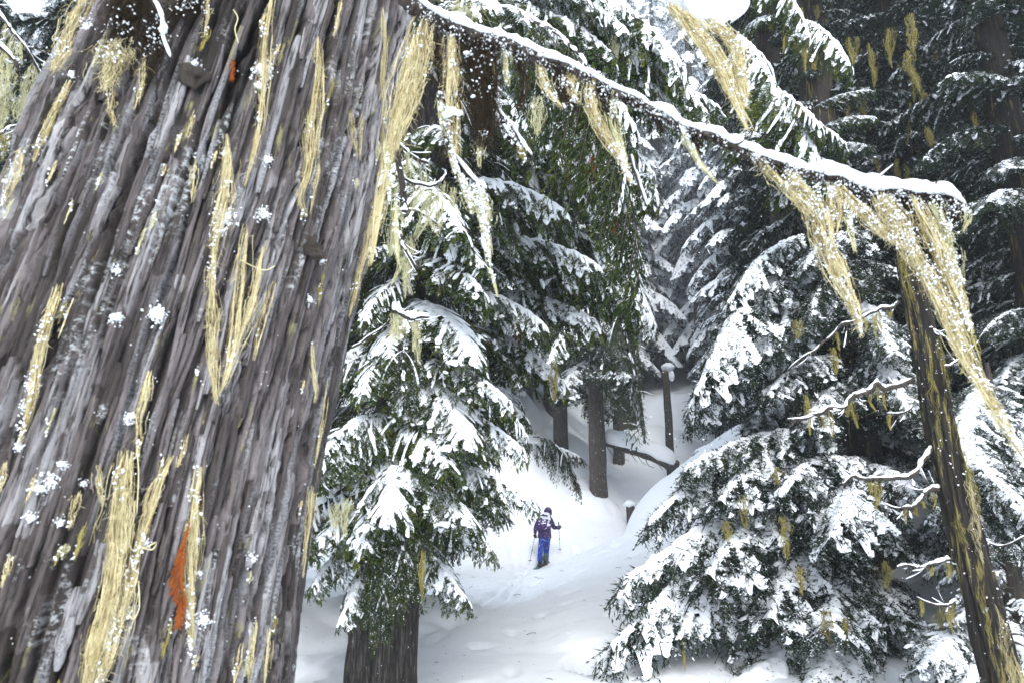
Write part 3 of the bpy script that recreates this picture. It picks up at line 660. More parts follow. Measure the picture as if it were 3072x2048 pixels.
# --- right side hemlocks
pts, rd = axis(2590, 9.5, .26, 15, -.015)
ex = []
for a, b, kd, w in [
    ((2440, 780, 9), (2080, 1170, 7.8), 'hemheavy', .9), ((2470, 870, 9), (2200, 1110, 7.9), 'hemheavy', .85), ((2500, 760, 9), (2330, 1040, 7.9), 'hemheavy', 1.0), ((2440, 700, 9), (2190, 900, 8.2), 'hemheavy', .8),
    ((2500, 980, 9), (2080, 1250, 8.4), 'hemlock', 1.0), ((2520, 1060, 9), (2300, 1180, 8), 'hemlock', 1.2),
    ((2520, 1290, 9), (2060, 1400, 8.0), 'hemlock', 1.0), ((2480, 1310, 9), (1960, 1560, 8.0), 'hemheavy', .8), ((2520, 1330, 9), (2150, 1500, 7.6), 'hemlock', 1.2),
    ((2560, 1440, 9), (1860, 1740, 7.7), 'hemheavy', .72), ((2560, 1520, 9), (1850, 1920, 7.4), 'hemheavy', .75), ((2560, 1500, 9), (2100, 1720, 7.2), 'hemlock', 1.2),
    ((2580, 1390, 9), (2330, 1480, 7.3), 'hemheavy', 1.0), ((2580, 1400, 9), (2740, 1480, 7.6), 'hemheavy', 1.0), ((2590, 1470, 9), (2480, 1600, 6.8), 'hemheavy', 1.1),
    ((2590, 1560, 9), (2720, 1650, 7.4), 'hemlock', 1.1), ((2580, 1620, 9), (2300, 1850, 7), 'hemlock', 1.2), ((2580, 1640, 9), (2100, 1880, 7.3), 'hemlock', 1.1),
    ((2590, 1700, 9), (2500, 1880, 6.8), 'hemlock', 1.2), ((2590, 1720, 9), (2700, 1860, 7.2), 'hemlock', 1.1), ((2590, 1800, 9), (2200, 2080, 7), 'hemheavy', 1.1),
    ((2590, 1850, 9), (2420, 2080, 6.8), 'hemheavy', 1.2), ((2590, 1150, 9), (2420, 1280, 7.8), 'hemlock', 1.2), ((2590, 900, 9), (2700, 1060, 7.8), 'hemlock', 1.2),
    ((2590, 1020, 9), (2720, 1220, 7.8), 'hemlock', 1.1), ((2590, 700, 9), (2420, 800, 7.8), 'hemlock', 1.2), ((2590, 800, 9), (2440, 960, 7.6), 'hemdark', 1.2)]:
    ex.append((a, b, kd, w))
make_tree('hemlock_tree', 'near hemlock whose snow-heaped boughs spread beside the track behind the leaning snag', 'tree', 'h', pts, rd, M_barkd, 21,
          ['hemlock', 'hemlock', 'hemdark'], -1.0, 9, 60, 1.7, .3, extra=ex, k=36)
right = [
    (2470, 14, 0.22, 18, 'dark hemlock seen through the gap above the snowy limb tip', 22, ['hemdark', 'hemlock'], -.5, 13, 192, 2.6, ((2330, -60, 9), (2560, 300, 8.4))),
    (3210, 8, 0.19, 13, 'very dark hemlock trunk and boughs at the right margin of the view', 23, ['hemdark', 'hemlock'], -.6, 9.5, 100, 2.0, None),
    (2860, 12.5, 0.19, 16, 'hemlock hung with green lichen behind the top of the leaning snag', 24, ['hemdark', 'hemlock'], -.6, 12, 192, 2.3, None),
    (3330, 10, 0.20, 15, 'hemlock partly outside the right edge behind the darkest one', 25, ['hemdark', 'hemlock'], -1, 10, 140, 2.3, None),
    (2330, 19, 0.22, 18, 'hemlock behind the heaped boughs with its foot hidden by them', 26, ['hemlock', 'hemdark', 'hemheavy'], 1.2, 15, 157, 2.4, None),
    (2700, 17, 0.20, 18, 'dim hemlock deep behind the near hemlock and the snag', 27, ['hemdark', 'hemlock'], 0.5, 14, 157, 2.6, None),
    (3030, 18, 0.22, 18, 'dim hemlock far back beyond the darkest trunk', 28, ['hemdark', 'hemlock'], 0.5, 14, 140, 2.8, None),
    (2290, 27, 0.24, 20, 'tall hemlock edging the right side of the far opening', 29, ['hemheavy', 'hemlock'], 3.5, 19, 122, 3.0, None),
    (2560, 24, 0.24, 20, 'hemlock in the back row between the dim ones', 30, ['hemdark', 'hemlock'], 2.5, 17, 122, 3.0, None),
]
for (u, Y, r0, H, lab, sd, sp, z0, z1, nb, Lm, e) in right:
    pts, rd = axis(u, Y, r0, H, -.01)
    make_tree('hemlock_tree', lab, 'tree', 'h', pts, rd, M_barkd, sd, sp, z0, z1, nb, Lm, .32)
# upper right cedar with green hanging tips over the gap
pts, rd = axis(2420, 11, .22, 16)
ex = [((2380, 60, 8.5), (2560, 200, 7.6), 'cedar', .9), ((2180, 170, 8), (2480, 560, 7.4), 'cedar', .9), ((2240, 300, 8), (2540, 440, 7.4), 'cedar', .9), ((2200, 230, 8), (2460, 380, 7.2), 'cedar', .9),
      ((2200, 100, 8), (2340, 330, 7.4), 'cedar', .9), ((2300, 380, 8), (2570, 640, 7.5), 'cedar', .9), ((2430, 330, 8.5), (2610, 270, 7.9), 'cedar', .8), ((2440, 400, 8.5), (2620, 350, 7.9), 'cedar', .8), ((2250, -80, 8), (2430, 110, 7.4), 'cedar', 1.0)]
make_tree('cedar_tree', 'cedar with olive hanging tips over the upper right of the gap', 'tree', 'c', pts, rd, M_barkd, 33, ['cedar', 'hemdark'], 2.2, 11, 46, 1.9, .45, extra=ex)
# young snow-laden tree low right
pts, rd = axis(3000, 6.6, .09, 2.9, -.02)
ex = [((2960, 1880, 6.5), (2760, 2000, 5.8), 'hemheavy', 1.3), ((2980, 1840, 6.5), (3080, 2000, 5.7), 'hemheavy', 1.3), ((2960, 1900, 6.5), (2900, 2080, 5.5), 'hemheavy', 1.3), ((2980, 1800, 6.5), (2860, 1860, 6.0), 'hemheavy', 1.2)]
make_tree('young_hemlock', 'young hemlock bowed under snow in the lower right corner', 'tree', 'h', pts, rd, M_twig, 34, ['hemheavy'], -1.6, -.2, 16, .8, .5, extra=ex, k=10)
pts, rd = axis(3020, 7.2, .09, 1.3 + .5 - float(ground_z((3020 - 1536) / 2048 * 7.2 / 1.02, 7.2)), -.01)
ex = [((2960, 1130, 7), (2850, 1360, 6.4), 'hemheavy', 1.2), ((2960, 1130, 7), (2940, 1420, 6.2), 'hemlock', 1.3), ((3000, 1180, 7), (3090, 1400, 6.2), 'hemlock', 1.1),
      ((2830, 1290, 6.4), (3090, 1540, 5.2), 'hemlock', 1.0), ((2840, 1330, 6.4), (3060, 1650, 5.4), 'hemdark', 1.1), ((2830, 1380, 6.4), (2960, 1620, 5.4), 'hemdark', 1.2)]
make_tree('young_hemlock', 'slim hemlock with a white hood of snow right of the leaning snag', 'tree', 'h', pts, rd, M_twig, 35, ['hemdark', 'hemlock'], -.9, 1.2, 26, 1.1, .5, extra=ex, k=12)
# --- left side, beyond the old trunk
left = [(60, 6.2, .2, 13, 'hemlock with snowy twigs seen past the left side of the old trunk', 41, -.5, 9, 90, 1.6),
        (-420, 9, .24, 14, 'hemlock left of the old trunk mostly outside the frame', 42, -1, 10, 60, 2.0),
        (330, 10, .24, 15, 'hemlock behind the upper left flank of the old trunk', 43, -.5, 12, 100, 2.2),
        (1110, 25, .30, 17, 'cedar up the left bank seen between the old trunk and the near cedar', 45, 4.8, 15, 80, 2.8)]
for (u, Y, r0, H, lab, sd, z0, z1, nb, Lm) in left:
    pts, rd = axis(u, Y, r0, H, .01)
    make_tree('hemlock_tree' if sd != 45 else 'cedar_tree', lab, 'tree', 'h', pts, rd, M_barkd, sd, ['hemlock', 'hemdark'] if sd != 45 else ['cedar', 'cedar', 'hemlock'], z0, z1, nb, Lm, .35)

# ------------------------------------------------------------------ far wood: whole trees as trunk, crown, snow
def far_protos():
    out = []
    bl = []
    for c in range(5):
        f, sn, tip, (A, B, C_, D_) = bough('hemlock', 50 + c, 2.6, 0, 1.25, .1)
        bl.append((np.stack([A, B, C_, D_], 1), (np.concatenate(sn.v), np.concatenate(sn.q)), tip))
    for v in range(3):
        r = np.random.default_rng(v + 5); H = 13 + v * 1.1
        cr = MB(); sn = MB(); n = 105; ga = 0
        for q in range(n):
            z = 2.2 + (H - 2.4) * (q / n)**.95; ga += 2.39996 + r.uniform(-.3, .3)
            ln = 2.5 * (1 - (z - 1.8) / (H - 1.4))**.75 * r.uniform(.7, 1.15) + .25
            LQ, (SV, SQ), tip = bl[r.integers(5)]
            sc = ln / 2.6; el = -r.uniform(.15, .5)
            ce, se = math.cos(el), math.sin(el); ca, sa = math.cos(ga), math.sin(ga)
            def tr(Vv):
                Vv = Vv * sc; x = Vv[..., 0] * ce - Vv[..., 2] * se; zz = Vv[..., 0] * se + Vv[..., 2] * ce; y = Vv[..., 1]
                return np.stack([x * ca - y * sa, x * sa + y * ca, zz + z], -1)
            take = r.random(len(LQ)) < (.15 * min(1, ln / 1.6) + .05)
            ctr = LQ[take].mean(1, keepdims=True); L2 = ctr + (LQ[take] - ctr) * 2.6
            Vv = tr(L2).reshape(-1, 3); cr.add(Vv, np.arange(len(Vv)).reshape(-1, 4)); sn.add(tr(SV), SQ)
        tm, _, _ = trunk_mesh([(0, 0, -1), (0, 0, H * .4), (0, 0, H * .75), (0, 0, H)], [.28, .22, .12, .03], M_barkf, k=10, n=24, seed=v)
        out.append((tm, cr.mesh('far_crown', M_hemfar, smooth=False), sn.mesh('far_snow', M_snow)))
        print('far', len(out[-1][1].polygons), len(out[-1][2].polygons))
    return out
FAR = far_protos()
random.seed(99)
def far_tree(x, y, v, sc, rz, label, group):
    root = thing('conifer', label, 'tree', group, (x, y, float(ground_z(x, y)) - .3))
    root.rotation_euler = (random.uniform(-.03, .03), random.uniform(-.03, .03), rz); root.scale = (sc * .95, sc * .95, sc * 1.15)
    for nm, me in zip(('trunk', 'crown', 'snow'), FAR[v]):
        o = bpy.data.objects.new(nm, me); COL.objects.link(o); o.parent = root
placed = []
for (u_, y_, sc_, lb_) in [(1990, 50, 2.3, 'tallest pale conifer in the middle of the hazy gap'), (1905, 47, 2.0, 'pale conifer left of the middle in the hazy gap'), (2085, 53, 2.3, 'pale conifer right of the middle in the hazy gap'), (1825, 50, 2.2, 'pale conifer at the left edge of the hazy gap'), (2160, 46, 2.1, 'pale conifer at the right edge of the hazy gap'), (1950, 60, 2.6, 'faint tall conifer at the back of the hazy gap')]:
    x_ = (u_ - 1536) / 2048 * y_; far_tree(x_, y_, random.randrange(3), sc_, random.uniform(0, 6), lb_, None); placed.append((x_, y_))
def try_far(x, y, mind, sc, label, group):
    if any((x - a)**2 + (y - b)**2 < mind**2 for a, b in placed): return False
    placed.append((x, y)); far_tree(x, y, random.randrange(3), sc, random.uniform(0, 6.3), label, group); return True
cnt = 0
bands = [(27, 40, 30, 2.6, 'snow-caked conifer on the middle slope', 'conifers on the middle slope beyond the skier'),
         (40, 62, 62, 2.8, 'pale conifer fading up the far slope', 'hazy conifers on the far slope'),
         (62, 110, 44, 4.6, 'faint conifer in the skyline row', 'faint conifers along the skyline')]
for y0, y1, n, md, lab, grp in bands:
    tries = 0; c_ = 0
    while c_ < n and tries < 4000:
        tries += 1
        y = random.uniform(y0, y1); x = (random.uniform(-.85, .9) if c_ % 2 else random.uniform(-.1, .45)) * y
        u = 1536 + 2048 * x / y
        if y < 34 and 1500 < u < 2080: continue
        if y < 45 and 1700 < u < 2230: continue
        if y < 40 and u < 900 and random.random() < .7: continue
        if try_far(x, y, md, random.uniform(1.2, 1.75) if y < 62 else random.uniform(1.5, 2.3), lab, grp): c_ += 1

ORD = 'first second third fourth fifth sixth seventh eighth ninth tenth eleventh twelfth thirteenth fourteenth fifteenth sixteenth seventeenth eighteenth nineteenth twentieth'.split()
for y0, y1, n, md, lab, grp in bands:
    mem = sorted([o for o in COL.objects if o.get('group') == grp], key=lambda o: o.location.x / o.location.y)
    seen = [o for o in mem if 1480 < 1536 + 2048 * o.location.x / o.location.y < 2260]
    for k_, o in enumerate(seen[:20]): o['label'] = lab + ', ' + ORD[k_] + ' from the left in the gap'
# bare trunks standing in the hazy gap
for i_, (u, Y, r0, H, lab) in enumerate([
    (1905, 33, .16, 9, 'thin bare trunk left of the broken snag in the hazy gap'), (1880, 36, .2, 10, 'bare trunk second from the left of the hazy gap'),
    (1860, 31, .22, 9, 'thick bare trunk beside the lichen-hung boughs of the straight conifer'),
    (2140, 36, .22, 11, 'bare trunk behind the right boughs at the foot of the gap'), (2175, 33, .3, 11, 'broad bare trunk behind the tips of the heaped boughs'),
    (2120, 44, .24, 13, 'slim bare trunk deep in the hazy gap'), (2205, 40, .2, 12, 'slender bare trunk partly covered by right boughs')]):
    pts, rd = axis(u, Y, r0, H)
    root = thing('dead_tree', lab, 'tree', None, tuple(pts[0]))
    me, _, _ = trunk_mesh(np.asarray(pts) - np.asarray(pts[0]), rd, M_barkf, k=14, n=40, seed=i_ + 60); ob('trunk', me, root)
    mb = MB()
    for q in range(14):
        z = H * (.25 + .7 * q / 14); a = q * 2.4; l = .9 * (1.2 - q / 16)
        b0 = np.array([0, 0, z]); tube(mb, smooth_path([b0, b0 + [l * .5 * math.cos(a), l * .5 * math.sin(a), .02], b0 + [l * math.cos(a), l * math.sin(a), -.18]], 6), np.linspace(.025, .006, 6), 4)
    ob('twigs', mb.mesh('twigs', M_twig), root)
    mb = MB()
    for q in range(14):
        z = H * (.25 + .7 * q / 14); a = q * 2.4; l = .9 * (1.2 - q / 16)
        b0 = np.array([0, 0, z + .02]); snow_on(mb, smooth_path([b0, b0 + [l * .5 * math.cos(a), l * .5 * math.sin(a), .02], b0 + [l * math.cos(a), l * math.sin(a), -.18]], 7), .04, .06, q, k=6)
    ob('snow', mb.mesh('snow', M_snow), root)

#@@DETAILS
# broken snag with a snow cap
x, Y = (2003 - 1536) / 2048 * 26 / 1.0, 26.0
z0 = float(ground_z(x, Y)); zt = P(2003, 1118, 26)[2]; zb = P(2003, 1362, 26)[2]
root = thing('broken_snag', 'thin broken snag standing alone with a cap of snow in the gap', 'dead tree', None, (x, Y, min(z0, zb) - .3))
zz = min(z0, zb) - .3
me, _, _ = trunk_mesh([(0, 0, 0), (.03, 0, (zt - zz) * .5), (0, 0, zt - zz)], [.17, .15, .13], M_barkf, k=14, n=40, seed=5); ob('trunk', me, root)
mb = MB(); blob(mb, (-.03, 0, zt - zz + .05), (.09, .09, .2), 2, .4, 2); ob('splintered_top', mb.mesh('top', flat('fresh_wood', (.35, .19, .1), .8)), root)
mb = MB(); blob(mb, (.08, 0, zt - zz + .22), (.27, .24, .17), 3, .2, 1.5); blob(mb, (.2, -.03, zt - zz - .1), (.13, .12, .22), 2, .3); ob('snow_cap', mb.mesh('cap', M_snow), root)
# fallen log
root = thing('fallen_log', 'fallen log under a thick roll of snow left of the big mound', 'log', None, tuple(P(1900, 1370, 24)))
o0 = P(1900, 1370, 24)
lp = smooth_path([P(1800, 1322, 25) - o0, P(1880, 1345, 24.6) - o0, P(1960, 1368, 24.2) - o0, P(2030, 1400, 23.8) - o0], 20)
mb = MB(); tube(mb, lp, np.linspace(.1, .22, 20), 12, rough=.25, fr=5); ob('trunk', mb.mesh('log', M_barkf), root)
mb = MB(); snow_on(mb, lp + [0, 0, .12], .34, .42, 4, fr=1.3, k=12); ob('snow', mb.mesh('log_snow', M_snow), root)
mb = MB()
for q in range(9):
    p = lp[2 * q + 1]; tube(mb, smooth_path([p, p + [.1, -.3, -.25 - .1 * (q % 3)], p + [.25, -.4, -.5]], 5), [.03, .02, .015, .01, .006], 4)
ob('twigs', mb.mesh('log_twigs', M_twig), root)
# small dark stub leaning out of the snow
p = P(1893, 1420, 23.2); p[2] = float(ground_z(p[0], p[1]))
root = thing('stump', 'short dark stub poking from the snow below the fallen log', 'stump', None, tuple(p - [0, 0, .3]))
me, _, _ = trunk_mesh([(0, 0, 0), (-.03, 0, .6), (-.08, 0, 1.15)], [.24, .19, .14], M_barkf, k=14, n=20, seed=8); ob('trunk', me, root)
mb = MB(); blob(mb, (-.08, 0, 1.18), (.2, .18, .12), 2, .3); ob('snow_cap', mb.mesh('cap', M_snow), root)

# ------------------------------------------------------------------ leaning snag hung with lichen
sp = [P(2690, 560, 5.3), P(2715, 760, 5.25), P(2770, 1020, 5.2), P(2830, 1320, 5.1), P(2890, 1600, 5.05), P(2960, 1880, 5.0), P(3030, 2200, 4.95), P(3070, 2420, 4.95)]
o0 = sp[-1]; root = thing('leaning_snag', 'dark leaning dead trunk wrapped in ochre lichen at the right', 'dead tree', None, tuple(o0)); snag = root
me, spath, srr = trunk_mesh(np.array(sp[::-1]) - o0, [.135, .125, .118, .11, .10, .09, .08, .065], M_snag, k=72, n=240, rough=.34, seed=77, fiss=.14); ob('trunk', me, root)
def on_tube(path, rr, s, ang, out=1.05):
    i_ = int(np.clip(s, 0, 1) * (len(path) - 1)); a = np.array([math.cos(ang), math.sin(ang), 0]); return path[i_] + a * rr[i_] * out
for q in range(20):
    s = random.uniform(.12, .96); ang = -math.pi / 2 + random.gauss(0, .8); ln = random.uniform(.05, .16)
    pp = [on_tube(spath, srr, s - ln * t, ang + random.uniform(-.25, .25) * t, 1.12) for t in np.linspace(0, 1, 6)]
    mb = MB(); beard(mb, pp, np.array([.012, .022, .018, .008]) * random.uniform(.6, 1.4), 44, .0009, 7, wav=1.6); ob('lichen', mb.mesh('lichen', random.choice([M_lichf, M_lichf, M_lich]), tone=True), root)
mb = MB(); C = []
for q in range(200):
    C.append(on_tube(spath, srr, random.random(), -math.pi / 2 + random.gauss(0, .9), 1.03))
specks(mb, C, np.array([random.uniform(.0015, .006) for _ in C])); o = ob('snow_specks', mb.mesh('specks', M_snow), root); o['kind'] = 'stuff'
def snowy_limb(parent, o0, pix, r0, r1, sw, sh, seed, beards=0, bl=.25, n=40, bm=None, bark=None, fr=22, rough=.25, nh=60, name='limb'):
    path = smooth_path([P(*p) for p in pix], n) - o0
    path = path + np.stack([fbm(path[:, 0] * 9, 0, 0, seed, 2), fbm(path[:, 0] * 9, 3, 0, seed, 2), fbm(path[:, 0] * 9, 6, 0, seed, 2)], -1) * r0 * 1.9
    rr = np.linspace(r0, r1, n)
    mb = MB(); tube(mb, path, rr, 10, rough=rough, fr=30, seed=seed); limb = ob(name, mb.mesh(name, bark or M_twig), parent)
    mb = MB(); snow_on(mb, path + np.stack([0 * rr, 0 * rr, rr * .8], -1), np.linspace(sw * .75, sw * .3, n), np.linspace(sh * .8, sh * .3, n), seed, fr=fr * 1.6, k=9, rag=.75)
    ms = MB()
    for q in range(int(4 + n / 5)):       # fine side twigs, some carrying snow
        i_ = random.randrange(1, n - 1); l = random.uniform(.5, 1.6) * max(.06, r0 * 6); tg = path[min(n - 1, i_ + 1)] - path[i_ - 1]; tg /= np.linalg.norm(tg)
        sd = np.array([random.gauss(0, .5), random.gauss(0, .5), random.gauss(-.15, .5)]); e = path[i_] + (tg * .6 + sd) * l
        tp = smooth_path([path[i_], path[i_] * .5 + e * .5 + [0, 0, -.12 * l], e], 7); tube(ms, tp, np.linspace(rr[i_] * .35 + .001, .0012, 7), 4)
        if random.random() < .7: snow_on(mb, tp[1:] + [0, 0, .002], .0035 + rr[i_] * .25, .005 + rr[i_] * .25, seed + q, k=5, fr=50, rag=.7)
    o_ = ob('side_twigs', ms.mesh('side_twigs', bark or M_twig), limb); o_['kind'] = 'stuff'
    o_ = ob('snow', mb.mesh('snow', M_snow), limb); o_['kind'] = 'stuff'
    for q in range(beards):
        i_ = random.randrange(2, n - 2); p = path[i_] - [0, 0, rr[i_]]; l = bl * random.uniform(.3, 1.2)
        mb = MB(); beard(mb, [p, p - [random.uniform(-.1, .1) * l, 0, l * .5], p - [random.uniform(-.2, .2) * l, 0, l]], np.array([.035, .03, .02, .006]) * random.uniform(.5, 1.3) * bl / .25, nh, .0013 * (1 if bl < .3 else 1.4), 7)
        ob('lichen', mb.mesh('lichen', bm or M_lichf, tone=True), limb)
    return limb, path
random.seed(5)
for i_, (pix, r0, r1, sw, sh, nbd) in enumerate([
    ([(2730, 1140, 5.2), (2600, 1170, 5.1), (2500, 1230, 5.0), (2375, 1275, 5.0)], .022, .010, .022, .028, 7),
    ([(2800, 1350, 5.1), (2740, 1410, 5.0), (2640, 1435, 5.0), (2520, 1440, 4.9)], .020, .009, .02, .025, 5),
    ([(2820, 1450, 5.1), (2760, 1490, 4.9), (2700, 1530, 4.8)], .02, .01, .02, .024, 4),
    ([(2700, 910, 5.2), (2600, 940, 5.1), (2500, 1000, 5.1), (2430, 1060, 5.1), (2360, 1110, 5.2)], .013, .006, .014, .018, 6),
    ([(2860, 1680, 5.1), (2790, 1690, 5.0), (2740, 1700, 5.0), (2690, 1700, 5.0)], .013, .006, .02, .024, 3),
    ([(2880, 1790, 5.1), (2820, 1812, 5.0), (2750, 1790, 5.0)], .011, .005, .014, .016, 4),
    ([(2770, 970, 5.2), (2830, 1010, 5.1), (2900, 1080, 5.0)], .012, .006, .016, .02, 2),
    ([(2740, 1220, 5.2), (2700, 1235, 5.1), (2660, 1240, 5.1)], .009, .005, .012, .014, 2),
    ([(2930, 1600, 5.1), (2990, 1640, 5.0), (3080, 1610, 4.9)], .009, .005, .01, .012, 0),
    ([(2790, 1110, 5.2), (2860, 1090, 5.3), (2960, 1000, 5.5)], .009, .005, .01, .012, 0)]):
    snowy_limb(root, o0, pix, r0, r1, sw, sh, 100 + i_, nbd, .17, name='dead_limb')

for q in range(26):
    s_ = random.uniform(.1, .95); an = -math.pi / 2 + random.uniform(-1.7, 1.7); p0 = on_tube(spath, srr, s_, an, .9); l = random.uniform(.03, .13)
    d = np.array([math.cos(an), math.sin(an), random.uniform(-.3, .4)]); mb = MB(); tube(mb, smooth_path([p0, p0 + d * l * .5, p0 + d * l + [0, 0, -.02]], 6), np.linspace(.010, .004, 6), 6, rough=.4)
    ob('stub', mb.mesh('stub', M_twig), root)
# lichen hanging in the trees behind
random.seed(31)
def hang_lichen(parent, u, v, Y, l, w, m=None, n=80, dx=0):
    p = P(u, v, Y) - np.array(parent.location)
    mb = MB(); beard(mb, [p, p - [-dx * l * .4, 0, l * .5], p - [-dx * l, 0, l]], np.array([.6, 1, .7, .2]) * w, n, .0028 * Y / 8, 7, wav=.7)
    ob('lichen', mb.mesh('lichen', m or M_lichf, tone=True), parent)
hem = [o for o in COL.objects if o.get('category') == 'tree' and 'near hemlock' in o['label']][0]
drk = [o for o in COL.objects if o.get('category') == 'tree' and 'green lichen' in o['label']][0]
ced2 = [o for o in COL.objects if o.get('category') == 'tree' and 'tall cedar just' in o['label']][0]
for (u, v, Y, l, w) in [(2230, 1480, 7.3, .35, .05), (2350, 1540, 6.9, .42, .06), (2180, 1560, 7, .2, .05), (2420, 1180, 7.4, .45, .03), (2500, 1040, 7.4, .3, .05), (2390, 960, 7.4, .2, .06),
                        (2050, 1900, 7.3, .35, .02), (2480, 1820, 6.8, .3, .05), (2530, 1850, 6.8, .28, .04), (2400, 1700, 6.8, .25, .04), (2820, 1820, 6.2, .35, .05), (2650, 1680, 6.8, .25, .06), (2330, 1400, 7.5, .2, .05)]:
    hang_lichen(hem, u, v, Y, l, w)
for q in range(46):
    u = random.uniform(2350, 3060); v = random.uniform(-20, 700)
    hang_lichen(drk, u, v, random.uniform(8.5, 10.5), random.uniform(.2, .75), random.uniform(.03, .09), n=60, dx=random.uniform(-.2, .2))
for (u, v, Y, l, w) in [(2920, 330, 8, .5, .05), (2780, 380, 8, .4, .05), (2405, 20, 7.5, .9, .06), (2720, 150, 8, .6, .08), (2730, 40, 8, .6, .07), (3000, 120, 8, .4, .09)]:
    hang_lichen(drk, u, v, Y, l, w, n=110, dx=random.uniform(-.1, .25))
for (u, v, Y, l, w, m) in [(1610, 286, 4.5, .32, .045, M_lichp), (1840, 100, 6, .36, .05, M_lichp), (1380, 0, 5, .2, .14, M_lichp), (1880, 560, 5.5, .28, .03, M_lichp), (1705, 470, 6, .2, .03, M_lichp),
                           (1200, 940, 6.2, .25, .07, M_lichp), (1240, 930, 6.2, .18, .05, M_lichp), (1040, 1490, 6.0, .32, .05, M_lichp), (1010, 1510, 6.0, .2, .05, M_lichp), (1270, 1650, 6, .4, .03, M_lichf),
                           (1660, 1080, 8.5, .5, .05, M_lichf), (1640, 960, 8.5, .35, .06, M_lichf), (1360, 560, 6.5, .35, .05, M_lichp), (1230, 700, 6.5, .45, .05, M_lichp)]:
    hang_lichen(ced2, u, v, Y, l, w, m, n=110)
for (u, v, Y, l, w) in [(1780, 470, 5.4, .16, .03), (1850, 660, 5.3, .14, .03), (1560, 960, 8, .3, .05), (1410, 720, 6.4, .1, .02), (1700, 520, 6, .12, .03)]:
    p = P(u, v, Y) - np.array(ced2.location); mb = MB(); beard(mb, [p, p - [0, 0, l * .5], p - [.02, 0, l]], np.array([.5, 1, .5]) * w, 40, .0025, 5, wav=.8)
    ob('dead_fronds', mb.mesh('dead_fronds', M_dead, tone=True), ced2)
# left edge: lichened twigs beyond the old trunk
lt = [o for o in COL.objects if o.get('category') == 'tree' and 'snowy twigs' in o['label']][0]; o0 = np.array(lt.location)
snowy_limb(lt, o0, [(-40, -30, 3.4), (30, 80, 3.4), (80, 150, 3.4), (120, 220, 3.5), (170, 290, 3.5)], .010, .006, .018, .02, 201, 5, .2, bm=M_lichp)
snowy_limb(lt, o0, [(-60, 110, 3.3), (10, 150, 3.3), (45, 200, 3.3)], .014, .008, .024, .026, 202, 6, .25, bm=M_lichp)
snowy_limb(lt, o0, [(-60, 420, 3.8), (30, 390, 3.8), (90, 370, 3.9)], .010, .006, .02, .02, 203, 3, .2, bm=M_lichf)
for (u, v, l, w) in [(30, 180, .35, .06), (100, 190, .3, .04), (70, 240, .25, .05), (10, 300, .2, .06)]: hang_lichen(lt, u, v, 3.5, l, w, M_lichp, n=110)

# near dead limbs in front of the near cedar (from behind the trunk's right flank)
o0 = np.array(t_cedar.location); random.seed(8)
for i_, (pix, r0, r1, sw, sh, nbd) in enumerate([
    ([(1182, 420, 3.6), (1192, 500, 3.6), (1206, 600, 3.6)], .014, .02, .004, .006, 1),
    ([(1184, 440, 3.6), (1200, 530, 3.6), (1280, 556, 3.6), (1340, 520, 3.7)], .010, .005, .018, .024, 3),
    ([(1197, 439, 3.8), (1240, 475, 3.8), (1285, 500, 3.9)], .012, .008, .022, .024, 2),
    ([(1198, 700, 4.6), (1215, 750, 4.6), (1260, 800, 4.6)], .016, .010, .035, .04, 4),
    ([(1170, 634, 4.0), (1240, 636, 4.2), (1290, 660, 4.4), (1330, 690, 4.6)], .009, .006, .018, .02, 1),
    ([(1180, 930, 5.6), (1225, 945, 5.6), (1285, 950, 5.7)], .02, .012, .07, .08, 4),
    ([(1050, 1040, 6.6), (1110, 1010, 6.6), (1170, 960, 6.6)], .012, .006, .016, .018, 0)]):
    snowy_limb(t_cedar, o0, pix, r0, r1, sw, sh, 300 + i_, nbd, .3, bm=M_lichp, name='dead_limb')

#@@OLDTRUNK
# ------------------------------------------------------------------ the old cedar trunk in front
YC = 1.95
eR = ([-900, 0, 380, 750, 1000, 1300, 1700, 2048, 2700], [1400, 1248, 1178, 1108, 1050, 990, 925, 885, 815])
eL = ([-900, 0, 280, 600, 1000, 1500, 2048, 2700], [560, 268, 112, -20, -190, -400, -640, -950])
def slice_at(z):
    yL = yR = YC * .9
    for _ in range(6):
        out = []
        for (ys, e) in ((yL, eL), (yR, eR)):
            d = ys * CP + z * SP; v = 1024 - 2048 * (-ys * SP + z * CP) / d
            u = np.interp(v, *e); out.append(((u - 1536) / 2048 * d) / ys)
        tl, tr_ = math.atan(out[0]), math.atan(out[1]); mid = (tl + tr_) / 2; half = (tr_ - tl) / 2
        D = YC / math.cos(mid); r = D * math.sin(half); cx = YC * math.tan(mid)
        T_ = D * math.cos(half); yL = T_ * math.cos(tl); yR = T_ * math.cos(tr_)
    return cx, r
zs = np.r_[np.linspace(P(0, 2700, YC)[2], P(0, 2220, YC)[2], 40)[:-1], np.linspace(P(0, 2220, YC)[2], P(0, -130, YC)[2], 500), np.linspace(P(0, -130, YC)[2], P(0, -900, YC)[2], 50)[1:]]
CX, RR = np.array([slice_at(z) for z in zs]).T
k_ = np.ones(25) / 25; 
CX = np.convolve(np.pad(CX, 12, 'edge'), k_, 'valid'); RR = np.convolve(np.pad(RR, 12, 'edge'), k_, 'valid')
print('old trunk r', RR[0], RR[380], RR[-1], 'z', zs[0], zs[-1])
th = np.concatenate([np.linspace(R(180), R(365), 600), np.linspace(R(368), R(537), 24)])      # dense on the side in view
nz, nt_ = len(zs), len(th)
TH, ZZ = np.meshgrid(th, zs); RRr = RR[:, None]
